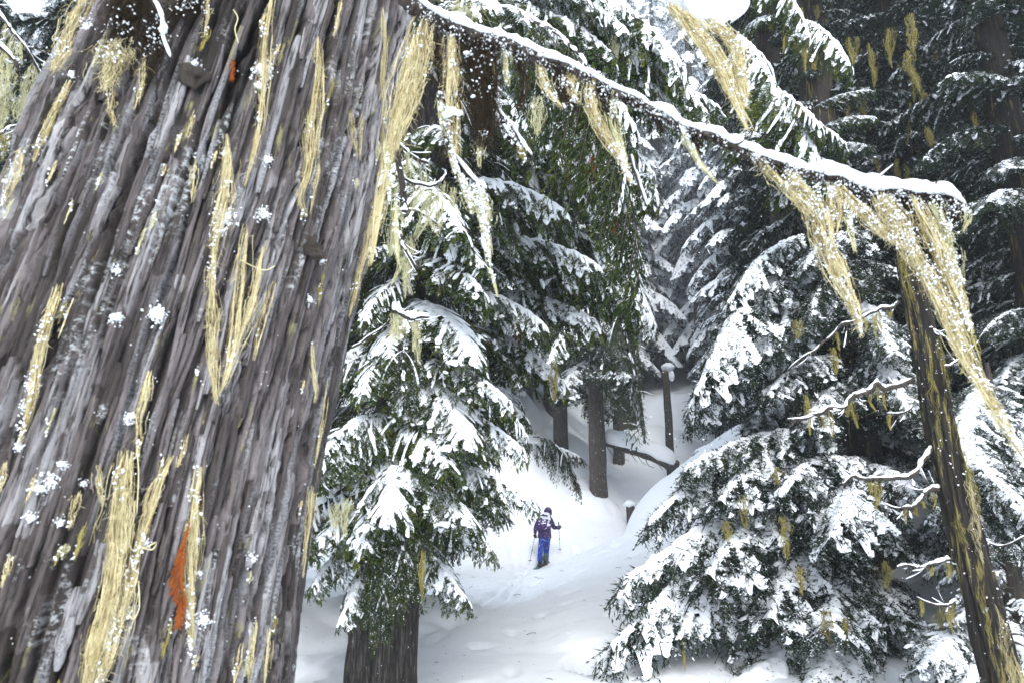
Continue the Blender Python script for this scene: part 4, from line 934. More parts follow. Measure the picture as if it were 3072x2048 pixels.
def bark_ridges(sarc, z, period, seed, zl):
    """long interlacing ridges: distance to the nearest furrow (0 at its bottom, 1 on the ridge) and the ridge's own random number"""
    w = period * (1.1 * fbm(sarc * .17 / period, z * zl, 0, seed, 2) + .35 * fbm(sarc * .5 / period, z * zl * 3.1, 0, seed + 1, 2)) + .06 * period * n3(sarc / period * 3, z * 30, 0, seed + 2)
    q = (sarc + w) / period; i_ = np.floor(q); f = q - i_
    d = np.minimum(f, 1 - f) * 2
    pz = np.floor((z + .06 * n3(sarc * 45, z * 6, 0, seed + 7)) * (2.6 + _h(i_, i_ * 0, i_ * 0, seed + 5)) + _h(i_, i_ * 0, i_ * 0, seed + 6) * 7)          # plates break off along a ridge
    return d, _h(i_, pz, i_ * 0, seed + 3), _h(i_, i_ * 0, i_ * 0, seed + 4)
def bark_h(sarc, z, full=False):
    """height of the bark surface; sarc metres round the trunk, z metres up"""
    sarc, z = np.broadcast_arrays(np.asarray(sarc, float), np.asarray(z, float))
    s0 = sarc + .03 * fbm(sarc * 2.5, z * .8, 0, 21, 2)
    d1, p1, r1 = bark_ridges(s0, z, .042, 31, .9)
    d2, p2, r2 = bark_ridges(s0 + .3, z, .0165, 41, 1.6)
    fur = 1 - np.clip(d1 * 2.4, 0, 1); fur = fur * (.45 + .55 * np.clip(.5 + 1.4 * n3(sarc * 9, z * 1.4, 0, 51), 0, 1))
    fur2 = 1 - np.clip(d2 * 2.6, 0, 1); fur2 = fur2 * np.clip(.5 + 1.6 * n3(sarc * 14, z * 2.2, 0, 52), 0, 1)
    d0, p0, _r = bark_ridges(sarc + .02 * fbm(sarc * 3, z * 1.2, 0, 71, 2), z, .135, 72, .45)
    big = (1 - np.clip(d0 * 7, 0, 1)) * np.clip(.75 + 1.2 * n3(sarc * 4, z * .7, 0, 73), 0, 1)
    h = -.055 * big - .048 * fur - .014 * fur2 + .0075 * p1 + .0040 * p2 + .004 * np.sqrt(np.clip(d1, 0, 1))
    h = h + .0032 * fbm(sarc * 110, z * 9, 0, 25, 3) + .0022 * fbm(sarc * 60, z * 45, 0, 27, 2) + .008 * fbm(sarc * 3, z * 2, 0, 28, 2)
    return (h, .46 + .22 * p1 + .24 * p2 + .16 * p0 + .28 * n3(sarc * 7, z * 1.6, 0, 61)) if full else h
sarc = TH * .42
Hh, RID = bark_h(sarc, ZZ, True)
rad = RRr + Hh
V = np.stack([CX[:, None] + np.cos(TH) * rad, YC + np.sin(TH) * rad, ZZ + 0 * TH], -1)
mb = MB(); mb.add(V, ringquads(nz, nt_), tone=RID.ravel())
uv = np.stack([sarc.ravel(), ZZ.ravel()], 1)
root = thing('old_cedar', 'huge old cedar trunk with shaggy grooved bark filling the left of the view', 'tree', None, (float(CX[0]), YC, float(zs[0])))
old = root; OL = np.array(root.location)
mb.v[0] = mb.v[0] - OL
ob('trunk', mb.mesh('old_trunk', M_near, uv=uv, tone=True), root)
def surf(u, v, out=.0):
    """point on the old trunk's front seen at (u, v)"""
    d = ray(u, v); lo, hi = .3, 4.0; t = .5; best = None; bestd = 1e9
    while t < 3.2:
        p = d * t; cx = np.interp(p[2], zs, CX); r = np.interp(p[2], zs, RR) + out
        dist = math.hypot(p[0] - cx, p[1] - YC) - r
        if dist < bestd: bestd = dist; best = p.copy()
        if dist <= 0: break
        t += max(.001, dist * .5)
    p = best; cx = np.interp(p[2], zs, CX); th_ = math.atan2(p[1] - YC, p[0] - cx)
    r = np.interp(p[2], zs, RR); ang = th_ if th_ > 0 else th_ + 2 * math.pi
    h = float(bark_h(np.array(ang * .42), np.array(p[2])))
    return np.array([cx + math.cos(th_) * (r + max(h, .0) + out), YC + math.sin(th_) * (r + max(h, 0) + out), p[2]]), np.array([math.cos(th_), math.sin(th_), 0])
px = lambda n, Y=1.55: n / 2048 * Y
# loose bark strips
random.seed(3)
def bark_strip(u, v, ln, w, slope, lift):
    n = 16; mb = MB(); rows = []
    for q in range(n):
        t = q / (n - 1); vv = v + ln * (t - .5); uu = u - slope * ln * (t - .5) + 5 * math.sin(t * 5 + u)
        p, nr = surf(uu, vv, .001); tg = np.array([-nr[1], nr[0], 0])
        ww = px(w) * (math.sin(math.pi * min(1, .06 + t * .9))**.45) * (1 + .25 * n3(t * 6, u, 0, 3)) * .5
        lf = lift * (abs(2 * t - 1)**3 * .8 + .35)
        prof = [(-1, -.012), (-.85, lf * .7), (-.3, lf), (.35, lf * .9 + .001), (.85, lf * .6), (1, -.012)]
        jit = [.12 * float(n3(t * 3 + j, u * .1, v * .1, j)) for j in range(6)]
        rows.append([p + tg * ww * (a + jj) + nr * b - OL for (a, b), jj in zip(prof, jit)])
    V = np.array(rows); i_ = np.arange(n - 1)[:, None] * 6; j_ = np.arange(5)[None]
    Q = np.stack(np.broadcast_arrays(i_ + j_, i_ + 6 + j_, i_ + 7 + j_, i_ + 1 + j_), -1).reshape(-1, 4)
    mb.add(V, Q, tone=random.uniform(.1, 1)); Vf = V.reshape(-1, 3) + OL
    uvv = np.stack([np.arctan2(Vf[:, 1] - YC, Vf[:, 0] - np.interp(Vf[:, 2], zs, CX)) * .42 + random.uniform(0, 3), Vf[:, 2]], 1)
    return ob('bark_strip', mb.mesh('bark_strip', M_near, uv=uvv, tone=True), old)
for q in range(90):
    v = random.uniform(-60, 2100); l = np.interp(v, *eL); r_ = np.interp(v, *eR)
    f = random.uniform(.08, .93); u = max(l, 0) * (1 - f) + r_ * f
    fl = (u - l) / (r_ - l); slope = .47 * (1 - fl) + .17 * fl
    bark_strip(u, v, random.uniform(160, 520), random.uniform(12, 34), slope, random.uniform(.002, .007))

# lichen on the trunk
random.seed(4)
def trunk_beard(pix, hw, n, m=None, out=.012, snowy=.0, r=.0009, wav=.5, dens=1.0):
    P3 = []
    F = smooth_path([(a, b, 0) for a, b in pix], 10)
    for a, b, _ in F: P3.append(surf(a, b, out)[0])
    hwv = px(np.array([.6, .9, 1.1, .85, .7, .3]) * hw * 1.15)
    mb = MB(); Fp, HW = beard(mb, np.array(P3) - OL, hwv, int(n * dens), r, 8, thick=.35, wav=wav)
    o = ob('lichen', mb.mesh('lichen', m or M_lich, tone=True), old)
    if snowy:
        c = int(n * snowy); mb = MB(); ii = np.clip(clump(60, c) + rng.integers(-1, 2, c), 0, 59)
        C = Fp[ii] + np.stack([rng.normal(size=c) * HW[ii] * .6, -abs(rng.normal(size=c)) * HW[ii] * .4 - .004, rng.normal(size=c) * .01], -1)
        specks(mb, C, rng.uniform(.0007, .0028, c)); ob('snow', mb.mesh('snow', M_snow), o)['kind'] = 'stuff'
    return o
TB = [([(268, -30), (215, 80), (170, 215)], 34, 300, .4), ([(215, 240), (157, 365), (105, 483)], 16, 150, .4), ([(75, 440), (35, 560), (10, 620)], 14, 110, .8),
      ([(680, 400), (672, 590), (645, 720), (640, 850)], 26, 260, .4), ([(640, 800), (640, 1000), (645, 1130), (650, 1210)], 20, 220, .2),
      ([(738, 672), (725, 816), (700, 1024), (668, 1150)], 17, 200, .1), ([(790, 740), (750, 914), (700, 1040), (655, 1180)], 19, 200, .1), ([(822, 842), (777, 1005), (760, 1080)], 9, 90, .1),
      ([(815, -20), (784, 196), (777, 366), (750, 490), (731, 560)], 14, 200, .3), ([(845, 130), (810, 190), (790, 260)], 14, 60, .2),
      ([(953, 111), (950, 261), (934, 392), (921, 522), (898, 600), (914, 646)], 22, 320, .1), ([(960, 480), (945, 560), (930, 640)], 8, 60, .1),
      ([(1149, 23), (1149, 196), (1143, 457), (1130, 560)], 10, 150, .1), ([(1120, 568), (1092, 738), (1066, 849), (1046, 947)], 20, 260, .1), ([(1051, 330), (1060, 400), (1071, 470)], 12, 70, .1),
      ([(1090, 340), (1080, 420), (1078, 480)], 10, 60, .1), ([(630, -20), (614, 111)], 12, 80, .3), ([(588, 477), (575, 607)], 9, 70, .1), ([(1025, -10), (1000, 111)], 9, 70, .1),
      ([(183, 849), (130, 1024), (98, 1187), (59, 1337)], 17, 260, .9), ([(379, 1344), (353, 1546), (327, 1775), (274, 1971), (255, 2080)], 31, 640, .12),
      ([(451, 1109), (418, 1253), (415, 1377)], 15, 150, .1), ([(235, 1468), (209, 1586)], 10, 70, .3), ([(516, 1364), (457, 1514), (405, 1677), (366, 1840)], 13, 170, .3),
      ([(400, 1700), (366, 1840), (327, 1971), (281, 2070)], 22, 240, .9), ([(594, 1390), (581, 1520), (568, 1677), (568, 1840), (575, 1945)], 18, 330, .9),
      ([(500, 1400), (450, 1500), (435, 1570)], 18, 110, .1), ([(770, 1853), (744, 2060)], 10, 100, .1), ([(810, 1873), (790, 2060)], 8, 80, .1),
      ([(934, 1024), (940, 1207)], 9, 80, .1), ([(934, 1455), (921, 1612), (910, 1730)], 12, 130, .1), ([(290, 1390), (300, 1480), (310, 1520)], 12, 60, .1),
      ([(40, 1660), (10, 1760)], 9, 60, .2), ([(20, 1380), (5, 1480)], 9, 60, .3), ([(985, 1130), (960, 1300), (945, 1400)], 7, 60, .1), ([(440, 180), (420, 260), (400, 330)], 12, 70, .2),
      ([(585, 330), (560, 420)], 8, 50, .1), ([(340, 270), (330, 330), (350, 380)], 14, 60, .2)]
for pix, hw, n, sn in TB: trunk_beard(pix, hw, n, snowy=sn * .35, dens=.5)
for q in range(46):     # scattered small tufts
    v = random.uniform(0, 2040); l = max(10, np.interp(v, *eL) + 30); r_ = np.interp(v, *eR) - 15; u = random.uniform(l, r_)
    fl = (u - np.interp(v, *eL)) / (r_ - np.interp(v, *eL)); sl = .47 * (1 - fl) + .17 * fl; ln = random.uniform(30, 130)
    trunk_beard([(u, v), (u - sl * ln * .5, v + ln * .5), (u - sl * ln, v + ln)], random.uniform(3, 8), 34, random.choice([M_lich, M_lichp, M_lichf]), snowy=.2)
trunk_beard([(400, -40), (380, 60), (370, 150)], 60, 420, M_dark, .02, .15, wav=.9)
trunk_beard([(360, 100), (340, 200), (310, 270)], 36, 170, M_lich, .024, .2, wav=.8)
trunk_beard([(480, 60), (470, 160), (450, 250)], 34, 150, M_dark, .016, .5, wav=.9)
trunk_beard([(590, -30), (560, 30), (540, 60)], 45, 150, M_dark, .016, .8, wav=.9)
# snow crumbs stuck in the bark
def crumbs(u, v, rpx, n, big=1.0, parent=None):
    mb = MB(); C = []
    for q in range(n * 7):
        a = random.gauss(0, .45) * rpx; b = random.gauss(0, .45) * rpx
        C.append(surf(u + a, v + b, .004 + .006 * random.random())[0] - OL)
    specks(mb, np.array(C), px(rpx) * rng.uniform(.03, .12, len(C)))
    for q in range(max(2, n // 6)):
        a = random.gauss(0, .25) * rpx; b = random.gauss(0, .25) * rpx
        blob(mb, surf(u + a, v + b, .004)[0] - OL, px(rpx) * random.uniform(.16, .46) * np.array([1, .6, .8]), 3, 1.1, 3.5)
    o = ob('snow', mb.mesh('snow', M_snow), old); o['kind'] = 'stuff'; return o
for u, v, r_, n in [(673, 650, 34, 26), (660, 690, 22, 10), (790, 215, 34, 26), (785, 260, 24, 12), (967, 784, 16, 6), (470, 945, 32, 18), (98, 1155, 26, 16), (70, 1215, 20, 8), (385, 1252, 22, 12), (607, 1855, 28, 14),
                    (431, 1631, 22, 12), (313, 1925, 28, 16), (366, 1835, 26, 14), (60, 1340, 18, 8), (680, 590, 18, 8), (676, 460, 18, 8), (590, 210, 20, 8), (585, 190, 16, 8), (190, 1395, 18, 7), (150, 1440, 30, 10), (130, 1460, 26, 8),
                    (95, 1550, 22, 6), (180, 1560, 18, 6), (250, 1450, 16, 6), (755, 1670, 20, 6), (595, 1720, 14, 8), (592, 1620, 14, 8), (50, 520, 18, 12), (30, 545, 16, 8), (215, 225, 18, 8), (260, 70, 24, 8), (930, 900, 20, 6), (350, 960, 26, 8), (350, 810, 22, 7), (790, 640, 26, 10), (800, 480, 20, 8)]:
    crumbs(u, v, r_, n)
mb = MB(); C = []
for q in range(600):
    v = random.uniform(0, 2048); l = max(0, np.interp(v, *eL) + 10); r_ = np.interp(v, *eR) - 6; u = random.uniform(l, r_)
    if float(fbm(u * .014, v * .010, 0, 55, 3)) > .14 + .1 * random.random(): C.append(surf(u, v, .003)[0] - OL)
specks(mb, np.array(C), rng.uniform(.0004, .0016, len(C))); o = ob('snow_specks', mb.mesh('specks', M_snow), old); o['kind'] = 'stuff'
# snowy twig over the dark moss and a knot
tw = np.array([surf(a, b, .05)[0] for a, b in [(430, -30), (465, 10), (490, 60), (497, 130), (516, 180)]]) - OL
mb = MB(); tube(mb, smooth_path(tw, 20), .006, 7, rough=.3); tg_ = ob('twig', mb.mesh('twig', M_twig), old)
mb = MB(); snow_on(mb, smooth_path(tw, 24) + [0, -.006, .002], .010, .012, 3, fr=40); ob('snow', mb.mesh('snow', M_snow), tg_)
p, nr = surf(925, 745, .0); mb = MB(); blob(mb, p - OL, (.028, .02, .026), 3, .5, 2); blob(mb, p - OL + [.02, 0, -.015], (.02, .02, .016), 3, .5, 2); ob('knot', mb.mesh('knot', M_twig), old)
p, nr = surf(575, 230, .0); mb = MB(); blob(mb, p - OL, (.035, .02, .028), 3, .6, 2); ob('knot', mb.mesh('knot', M_twig), old)
# looping loose strands
for pix in ([(405, 1500), (400, 1560), (388, 1600), (400, 1650), (440, 1640), (470, 1625), (460, 1645), (420, 1640)], [(415, 1740), (418, 1790), (415, 1830), (400, 1855), (380, 1840)], [(410, 1540), (415, 1400), (412, 1360)], [(720, 780), (760, 800), (800, 810), (820, 800)], [(700, 30), (712, 50), (705, 90), (715, 130)]):
    pp = smooth_path(np.array([surf(a, b, .014)[0] for a, b in pix]) - OL, 30)
    mb = MB(); tube(mb, pp, .0013, 4, tone=.6); ob('lichen', mb.mesh('lichen', M_lich, tone=True), old)

# orange dead cedar sprig caught on the bark
stem_p = [(568, 1566), (552, 1630), (541, 1690), (540, 1745), (552, 1800), (545, 1840), (536, 1875)]
P3 = np.array([surf(a, b, .02)[0] for a, b in stem_p]); base = P3[0]
root = thing('dead_sprig', 'bright orange dead cedar sprig caught on the trunk bark', 'sprig', None, tuple(base))
F = smooth_path(P3 - base, 60); mb = MB(); tube(mb, F, np.linspace(.002, .001, 60), 5, tone=.3); ob('stem', mb.mesh('stem', M_dead, tone=True), root)
LQ = []; random.seed(12)
for i_ in range(3, 60):
    side = 1 if i_ % 2 else -1
    L_ = px(46 if side < 0 else 26) * (1 - abs(i_ / 60 - .5)) * random.uniform(.7, 1.15)
    if i_ < 14: L_ *= .6
    d = np.array([side * .55, -.12, -.8]); d /= np.linalg.norm(d); lat = np.array([.8, 0, .55 * side])
    p0 = F[i_]
    LQ.append((p0, d, L_, .0011))
    for t in (.25, .4, .55, .7, .85):
        for s2 in (-1, 1):
            dd = d * .8 + lat * s2 * .5 + np.array([0, random.uniform(-.3, .3), 0]); dd /= np.linalg.norm(dd); LQ.append((p0 + d * L_ * t, dd, L_ * .38 * (1.1 - t * .6), .0009))
mb = MB()
for (p0, d, L_, w) in LQ:
    strands(mb, np.array([[p0, p0 + d * L_ * .5 + [0, -.001, 0], p0 + d * L_]]), np.array([[w, w * .9, w * .3]]), tone=np.array([random.uniform(.2, .8)]))
o = ob('leaflets', mb.mesh('leaflets', M_dead, tone=True), root); o['kind'] = 'stuff'
root2 = thing('dead_sprig', 'tiny rust-red dead sprig near the top middle of the old trunk', 'sprig', None, tuple(surf(702, 190, .01)[0]))
mb = MB(); bb = np.array(root2.location)
for q in range(26):
    a = surf(702 + random.uniform(-4, 4), 180 + q * 2.2, .012)[0] - bb; strands(mb, np.array([[a, a + [-.004, 0, -.006], a + [-.007 + random.uniform(-.004, .006), 0, -.013]]]), np.array([[.0012, .0012, .0005]]), tone=np.array([.3]))
ob('leaflets', mb.mesh('leaflets', M_dead, tone=True), root2)

#@@LIMB
# ------------------------------------------------------------------ the snowy limb reaching right from the old trunk
yl = lambda u: 1.62 + (u - 1230) / 1700 * .02
LP = [(1215, -8), (1290, 52), (1350, 88), (1450, 118), (1540, 140), (1620, 178), (1750, 232), (1830, 278), (1900, 305), (1980, 345), (2050, 385), (2130, 410), (2200, 440), (2320, 490), (2450, 520), (2530, 540), (2600, 568), (2700, 575), (2780, 585), (2850, 588), (2895, 618)]
path = smooth_path([P(a, b, yl(a)) for a, b in LP], 150) - OL
rr = np.interp(np.linspace(0, 1, 150), [0, .2, .5, .8, 1], [.024, .019, .0125, .011, .008])
path += np.stack([0 * rr, .006 * fbm(path[:, 0] * 14, 2, 0, 1, 2), .006 * fbm(path[:, 0] * 16, 0, 0, 1, 3)], -1)
mb = MB(); tube(mb, path, rr, 16, rough=.55, fr=45, seed=3); limb = ob('limb', mb.mesh('limb', make_bark('limb_bark', (.035, .026, .02), (.10, .08, .065), (.24, .2, .17), .7)), old)
mb = MB(); hp = np.interp(np.linspace(0, 1, 150), [0, .06, .25, .5, .7, .85, 1], [.022, .026, .022, .021, .034, .032, .024])
snow_on(mb, path + np.stack([0 * rr, 0 * rr, rr * .75], -1), rr * .9 + .008, hp * .85, 5, fr=20, k=16, rag=.62)
snow_on(mb, path + np.stack([0 * rr, -rr * .5, rr * .45], -1), rr * .7 + .006, hp * .5, 6, fr=30, k=10, rag=.6)
ms = MB()
for q in range(34):
    i_ = random.randrange(6, 148); l = random.uniform(.02, .075); e = path[i_] + np.array([random.uniform(-.2, 1), random.uniform(-.8, .2), random.uniform(-1, .9)]) * l
    tp = smooth_path([path[i_], path[i_] * .5 + e * .5 + [0, 0, random.uniform(-.2, .2) * l], e], 6); tube(ms, tp, np.linspace(.0035, .001, 6), 5, rough=.3)
    if random.random() < .6: snow_on(mb, tp[1:] + [0, 0, .002], .004, .006, q, k=6, fr=60, rag=.7)
o = ob('side_twigs', ms.mesh('side_twigs', M_twig), limb); o['kind'] = 'stuff'
ob('snow', mb.mesh('snow', M_snow), limb)
# crusty lichen and crumbs of snow all over the limb's sides
c = 1500; ii = np.clip(clump(146, c, 14) + rng.integers(-1, 2, c), 2, 147); an = rng.uniform(0, 2 * math.pi, c); ro = rr[ii] * rng.uniform(.9, 1.5, c)
C = path[ii] + np.stack([rng.normal(size=c) * .006, -np.abs(np.sin(an)) * ro, np.cos(an) * ro - .004], -1)
mb = MB(); specks(mb, C, rng.uniform(.0005, .0026, c)); o = ob('snow_specks', mb.mesh('specks', M_snow), limb); o['kind'] = 'stuff'
mb = MB()
c = 900; ii = rng.integers(2, 148, c); K = 5
pth = np.zeros((c, K, 3)); a0 = path[ii] + np.stack([0 * ii, -rr[ii] * rng.uniform(0, 1, c), -rr[ii] * rng.uniform(-.3, 1, c)], -1)
dv = rng.normal(size=(c, 3)) * [.5, .4, .4] + [0, -.3, -.7]
for k in range(K): pth[:, k] = a0 + dv * (.020 * k / (K - 1)) + rng.normal(size=(c, 3)) * .0015
strands(mb, pth, np.full((c, K), .0011), tone=rng.uniform(.1, .7, c)); o = ob('crusty_moss', mb.mesh('moss', M_dark, tone=True), limb); o['kind'] = 'stuff'
def limb_beard(pix, hws, n, m=None, snowy=.5, Y=None, r=.0010, wav=.5, sr=(.0005, .0028), parent=None, thick=.6):
    Y0 = Y
    P3 = np.array([P(a, b, (yl(min(a, 2900)) if Y0 is None else Y0) - .008) for a, b in pix]) - OL
    mb = MB(); Fp, HW = beard(mb, P3, px(np.array(hws, float)) * .88, n, r, 8, thick=thick, wav=wav)
    o = ob('lichen', mb.mesh('lichen', m or M_lich, tone=True), parent or limb)
    if snowy:
        c = int(n * snowy); mb = MB(); ii = np.clip(clump(60, c) + rng.integers(-1, 2, c), 0, 59)
        C = Fp[ii] + np.stack([rng.normal(size=c) * HW[ii] * .5, -np.abs(rng.normal(size=c)) * HW[ii] * .45 - .003, rng.normal(size=c) * .008], -1)
        specks(mb, C, rng.uniform(*sr, c)); ob('snow', mb.mesh('snow', M_snow), o)['kind'] = 'stuff'
    return o
LB = [([(1275, 50), (1250, 180), (1205, 331), (1175, 450)], [30, 52, 48, 24], 620, M_lich, .15), ([(1240, 100), (1200, 300), (1165, 480), (1140, 620), (1112, 790)], [20, 30, 22, 20, 8], 420, M_lich, .1),
      ([(1350, 90), (1355, 230), (1355, 357), (1362, 470)], [18, 26, 34, 20], 460, M_lich, .5), ([(1300, 90), (1310, 200), (1325, 300)], [30, 28, 14], 140, M_dark, .5),
      ([(1435, 100), (1440, 230), (1450, 340), (1450, 440)], [46, 54, 44, 20], 900, M_dark, .45), ([(1480, 180), (1478, 260), (1474, 310)], [8, 12, 6], 90, M_lich, .2),
      ([(1375, 250), (1350, 400), (1330, 480)], [20, 26, 16], 160, M_dark, .3), ([(1437, 367), (1437, 500)], [18, 14, 6], 110, M_lichp, .3),
      ([(1518, 138), (1523, 260)], [22, 16, 8], 110, M_lichp, .9), ([(1545, 160), (1570, 260), (1560, 330)], [24, 20, 10], 110, M_dark, .8),
      ([(1615, 170), (1636, 255), (1682, 320)], [14, 20, 8], 190, M_lich, 1.2), ([(1665, 200), (1690, 270), (1730, 340)], [20, 24, 14], 150, M_dark, .8),
      ([(1707, 200), (1712, 255), (1722, 310)], [22, 28, 12], 230, M_lich, .7), ([(1768, 240), (1773, 316), (1814, 408), (1865, 485), (1890, 545)], [22, 26, 24, 16, 5], 430, M_lich, 1.1),
      ([(1845, 270), (1840, 357), (1858, 434), (1880, 500)], [16, 20, 16, 6], 240, M_lichp, 1.4), ([(1800, 240), (1830, 330), (1850, 380)], [26, 26, 10], 150, M_dark, .8),
      ([(2040, 360), (2066, 430), (2102, 495), (2163, 560)], [12, 16, 14, 4], 190, M_lichp, 1.8), ([(2080, 400), (2110, 460)], [26, 14], 80, M_dark, 1.0), ([(1960, 340), (1990, 400)], [20, 8], 60, M_dark, .8),
      ([(2250, 450), (2330, 530), (2390, 590), (2449, 650)], [16, 26, 30, 26], 300, M_lich, 1.1), ([(2440, 600), (2474, 740), (2515, 840), (2560, 920), (2582, 1000)], [32, 32, 30, 20, 4], 560, M_lich, 1.1),
      ([(2360, 510), (2420, 580), (2460, 640)], [20, 36, 34], 300, M_lich, 1.5), ([(2485, 551), (2500, 663), (2502, 700)], [22, 26, 8], 220, M_lich, .9),
      ([(2500, 540), (2602, 653), (2660, 710), (2700, 740)], [16, 26, 24, 12], 330, M_lich, 1.3), ([(2541, 638), (2566, 755)], [16, 14, 5], 110, M_lichp, 1.0),
      ([(2633, 577), (2704, 704), (2765, 800), (2800, 860)], [30, 38, 38, 36], 700, M_lich, 1.3), ([(2780, 830), (2860, 980), (2900, 1080), (2960, 1180), (3010, 1270), (3080, 1385)], [36, 34, 28, 20, 14, 6], 760, M_lich, 1.4),
      ([(2650, 580), (2690, 660), (2730, 740)], [40, 42, 20], 400, M_lich, 1.3), ([(2730, 587), (2796, 714), (2837, 800), (2880, 920), (2915, 1000)], [26, 28, 28, 24, 6], 520, M_lich, 2.2),
      ([(2796, 602), (2840, 700), (2860, 780), (2885, 860)], [26, 24, 20, 6], 300, M_lichp, 1.6), ([(2700, 590), (2740, 640)], [26, 12], 120, M_dark, 1.6), ([(2860, 600), (2850, 660), (2840, 700)], [26, 22, 8], 140, M_dark, 2.4),
      ([(2880, 610), (2900, 650), (2885, 690)], [14, 18, 8], 60, M_lichp, 1.6), ([(2880, 960), (2920, 1020), (2945, 1080)], [14, 12, 4], 60, M_lichf, .3)]
for pix, hws, n, m, sn in LB: limb_beard(pix, hws, int(n * (.55 if m is not M_dark else 1.1)), m, sn * (.6 if m is not M_dark else .2))
# little snowed twigs hanging off the limb
for i_, pix in enumerate([[(1250, 160), (1290, 215), (1320, 260), (1345, 330)], [(1480, 300), (1500, 340), (1544, 395), (1570, 440), (1597, 470)], [(1355, 450), (1386, 500), (1420, 540), (1460, 570)],
                          [(1345, 420), (1376, 520), (1410, 590), (1440, 640), (1460, 760)], [(1890, 470), (1920, 560), (1940, 620)]]):
    pp = smooth_path([P(a, b, 1.68) for a, b in pix], 30) - OL
    mb = MB(); tube(mb, pp, np.linspace(.006, .003, 30), 7, rough=.4, fr=60); tg_ = ob('twig', mb.mesh('twig', M_twig), limb)
    mb = MB(); snow_on(mb, pp + [0, -.003, .003], .010, .013, 40 + i_, fr=40, rag=.6); ob('snow', mb.mesh('snow', M_snow), tg_)
for pix, hws, n, m, sn in [([(1320, 300), (1345, 400), (1370, 520)], [14, 16, 10], 130, M_lichp, 1.6), ([(1380, 520), (1400, 570), (1420, 640)], [14, 16, 8], 120, M_lichp, 1.0), ([(1430, 560), (1450, 650), (1455, 700)], [22, 24, 8], 200, M_lichp, 1.4),
                           ([(1462, 700), (1470, 790), (1492, 890)], [8, 9, 4], 80, M_lichp, 1.2), ([(1560, 440), (1575, 480)], [20, 10], 60, M_lichf, .6), ([(1510, 350), (1530, 410), (1550, 440)], [22, 20, 8], 120, M_dark, .8),
                           ([(1190, 600), (1188, 680), (1195, 790)], [12, 14, 6], 110, M_lichp, .3), ([(1160, 420), (1165, 520), (1170, 600)], [12, 14, 6], 110, M_lichp, .5)]:
    limb_beard(pix, hws, n, m, sn)
mb = MB()
for a, b, s_ in [(1355, 335, 20), (1340, 345, 15), (1375, 340, 15), (1420, 290, 8), (1400, 160, 10), (1620, 165, 10)]: blob(mb, P(a, b, 1.6) - OL, px(s_) * np.array([1, .8, .6]), 3, .4)
ob('snow', mb.mesh('snow', M_snow), limb)
# upper limb at the top edge with its pillow of snow
pp = smooth_path([P(a, b, 1.75) for a, b in [(1240, -520), (1600, -260), (1900, -120), (2050, -20), (2140, 40), (2190, 70)]], 60) - OL
mb = MB(); tube(mb, pp, np.linspace(.02, .009, 60), 12, rough=.4, fr=40); ul = ob('limb', mb.mesh('limb', M_twig), old)
mb = MB(); blob(mb, P(2140, 15, 1.74) - OL, px(np.array([112, 80, 74]), 1.75), 4, .12, 1.2, seed=4); blob(mb, P(2060, -30, 1.75) - OL, px(np.array([90, 70, 62]), 1.75), 4, .12, 1.2, seed=5)
snow_on(mb, pp[:50] + [0, 0, .015], .03, .035, 3, fr=8, k=12); ob('snow', mb.mesh('snow', M_snow), ul)
for pix, hws, n, m, sn in [([(2010, 10), (2090, 90), (2160, 190), (2200, 286), (2240, 385)], [24, 38, 30, 16, 4], 620, M_lich, .2), ([(2120, 60), (2195, 120), (2222, 210), (2236, 320)], [40, 30, 26, 6], 420, M_lich, .3),
                           ([(2200, 270), (2230, 330), (2262, 390)], [8, 6, 3], 30, M_lichp, .1), ([(2030, 40), (2060, 90), (2075, 130)], [12, 10, 4], 70, M_lichp, .8)]:
    limb_beard(pix, hws, n, m, sn, Y=1.73, parent=ul)

#@@SKIER
# ------------------------------------------------------------------ skier
SK = np.array([P(1634, 1690, 21)[0], 21.0, 0]); SK[2] = P(1634, 1692, 21)[2]
gz = float(ground_z(SK[0], SK[1])); print('skier z', SK[2], 'ground', gz)
M_purple = flat('purple_jacket', (.034, .007, .095), .7, nsc=28); M_blue = flat('blue_trousers', (.003, .036, .30), .65, nsc=22)
M_glove = flat('dark_glove', (.03, .03, .035), .7, nsc=30); M_boot = flat('boot_shell', (.05, .10, .09), .4); M_pack = flat('pack_fabric', (.06, .016, .13), .75, nsc=12)
M_black = flat('black_plastic', (.02, .02, .022), .4); M_metal = flat('pole_metal', (.35, .28, .26), .4, .6); M_skin = flat('skin', (.55, .32, .22), .5); M_teal = flat('ski_topsheet', (.03, .16, .18), .35); M_yel = flat('boot_buckle', (.16, .15, .08), .5)
def pxs(du, dv, y=0.0):    # offsets in photo pixels from the skier's foot point
    k = 21 / 1.046 / 2048; return np.array([du * k, y, -dv * k * 1.0])
def skin_body(name, verts, edges, radii, parent, mats, pick, sub=2, root=0):
    me = bpy.data.meshes.new(name); me.from_pydata([tuple(v) for v in verts], edges, []); o = ob(name, me, parent)
    md = o.modifiers.new('s', 'SKIN'); sk = me.skin_vertices[0].data
    for v_, r_ in zip(sk, radii): v_.radius = (r_, r_) if not isinstance(r_, tuple) else r_; v_.use_root = False
    sk[root].use_root = True
    ss = o.modifiers.new('d', 'SUBSURF'); ss.levels = ss.render_levels = sub
    dg = bpy.context.evaluated_depsgraph_get(); ev = o.evaluated_get(dg); nm = bpy.data.meshes.new_from_object(ev)
    o.modifiers.clear(); o.data = nm
    nm.materials.clear()
    for m in mats: nm.materials.append(m)
    for p_ in nm.polygons: p_.material_index = pick(p_.center); p_.use_smooth = True
    return o
skier = thing('person', 'skier seen from behind in purple jacket and blue trousers climbing the track', 'person', None, tuple(SK))
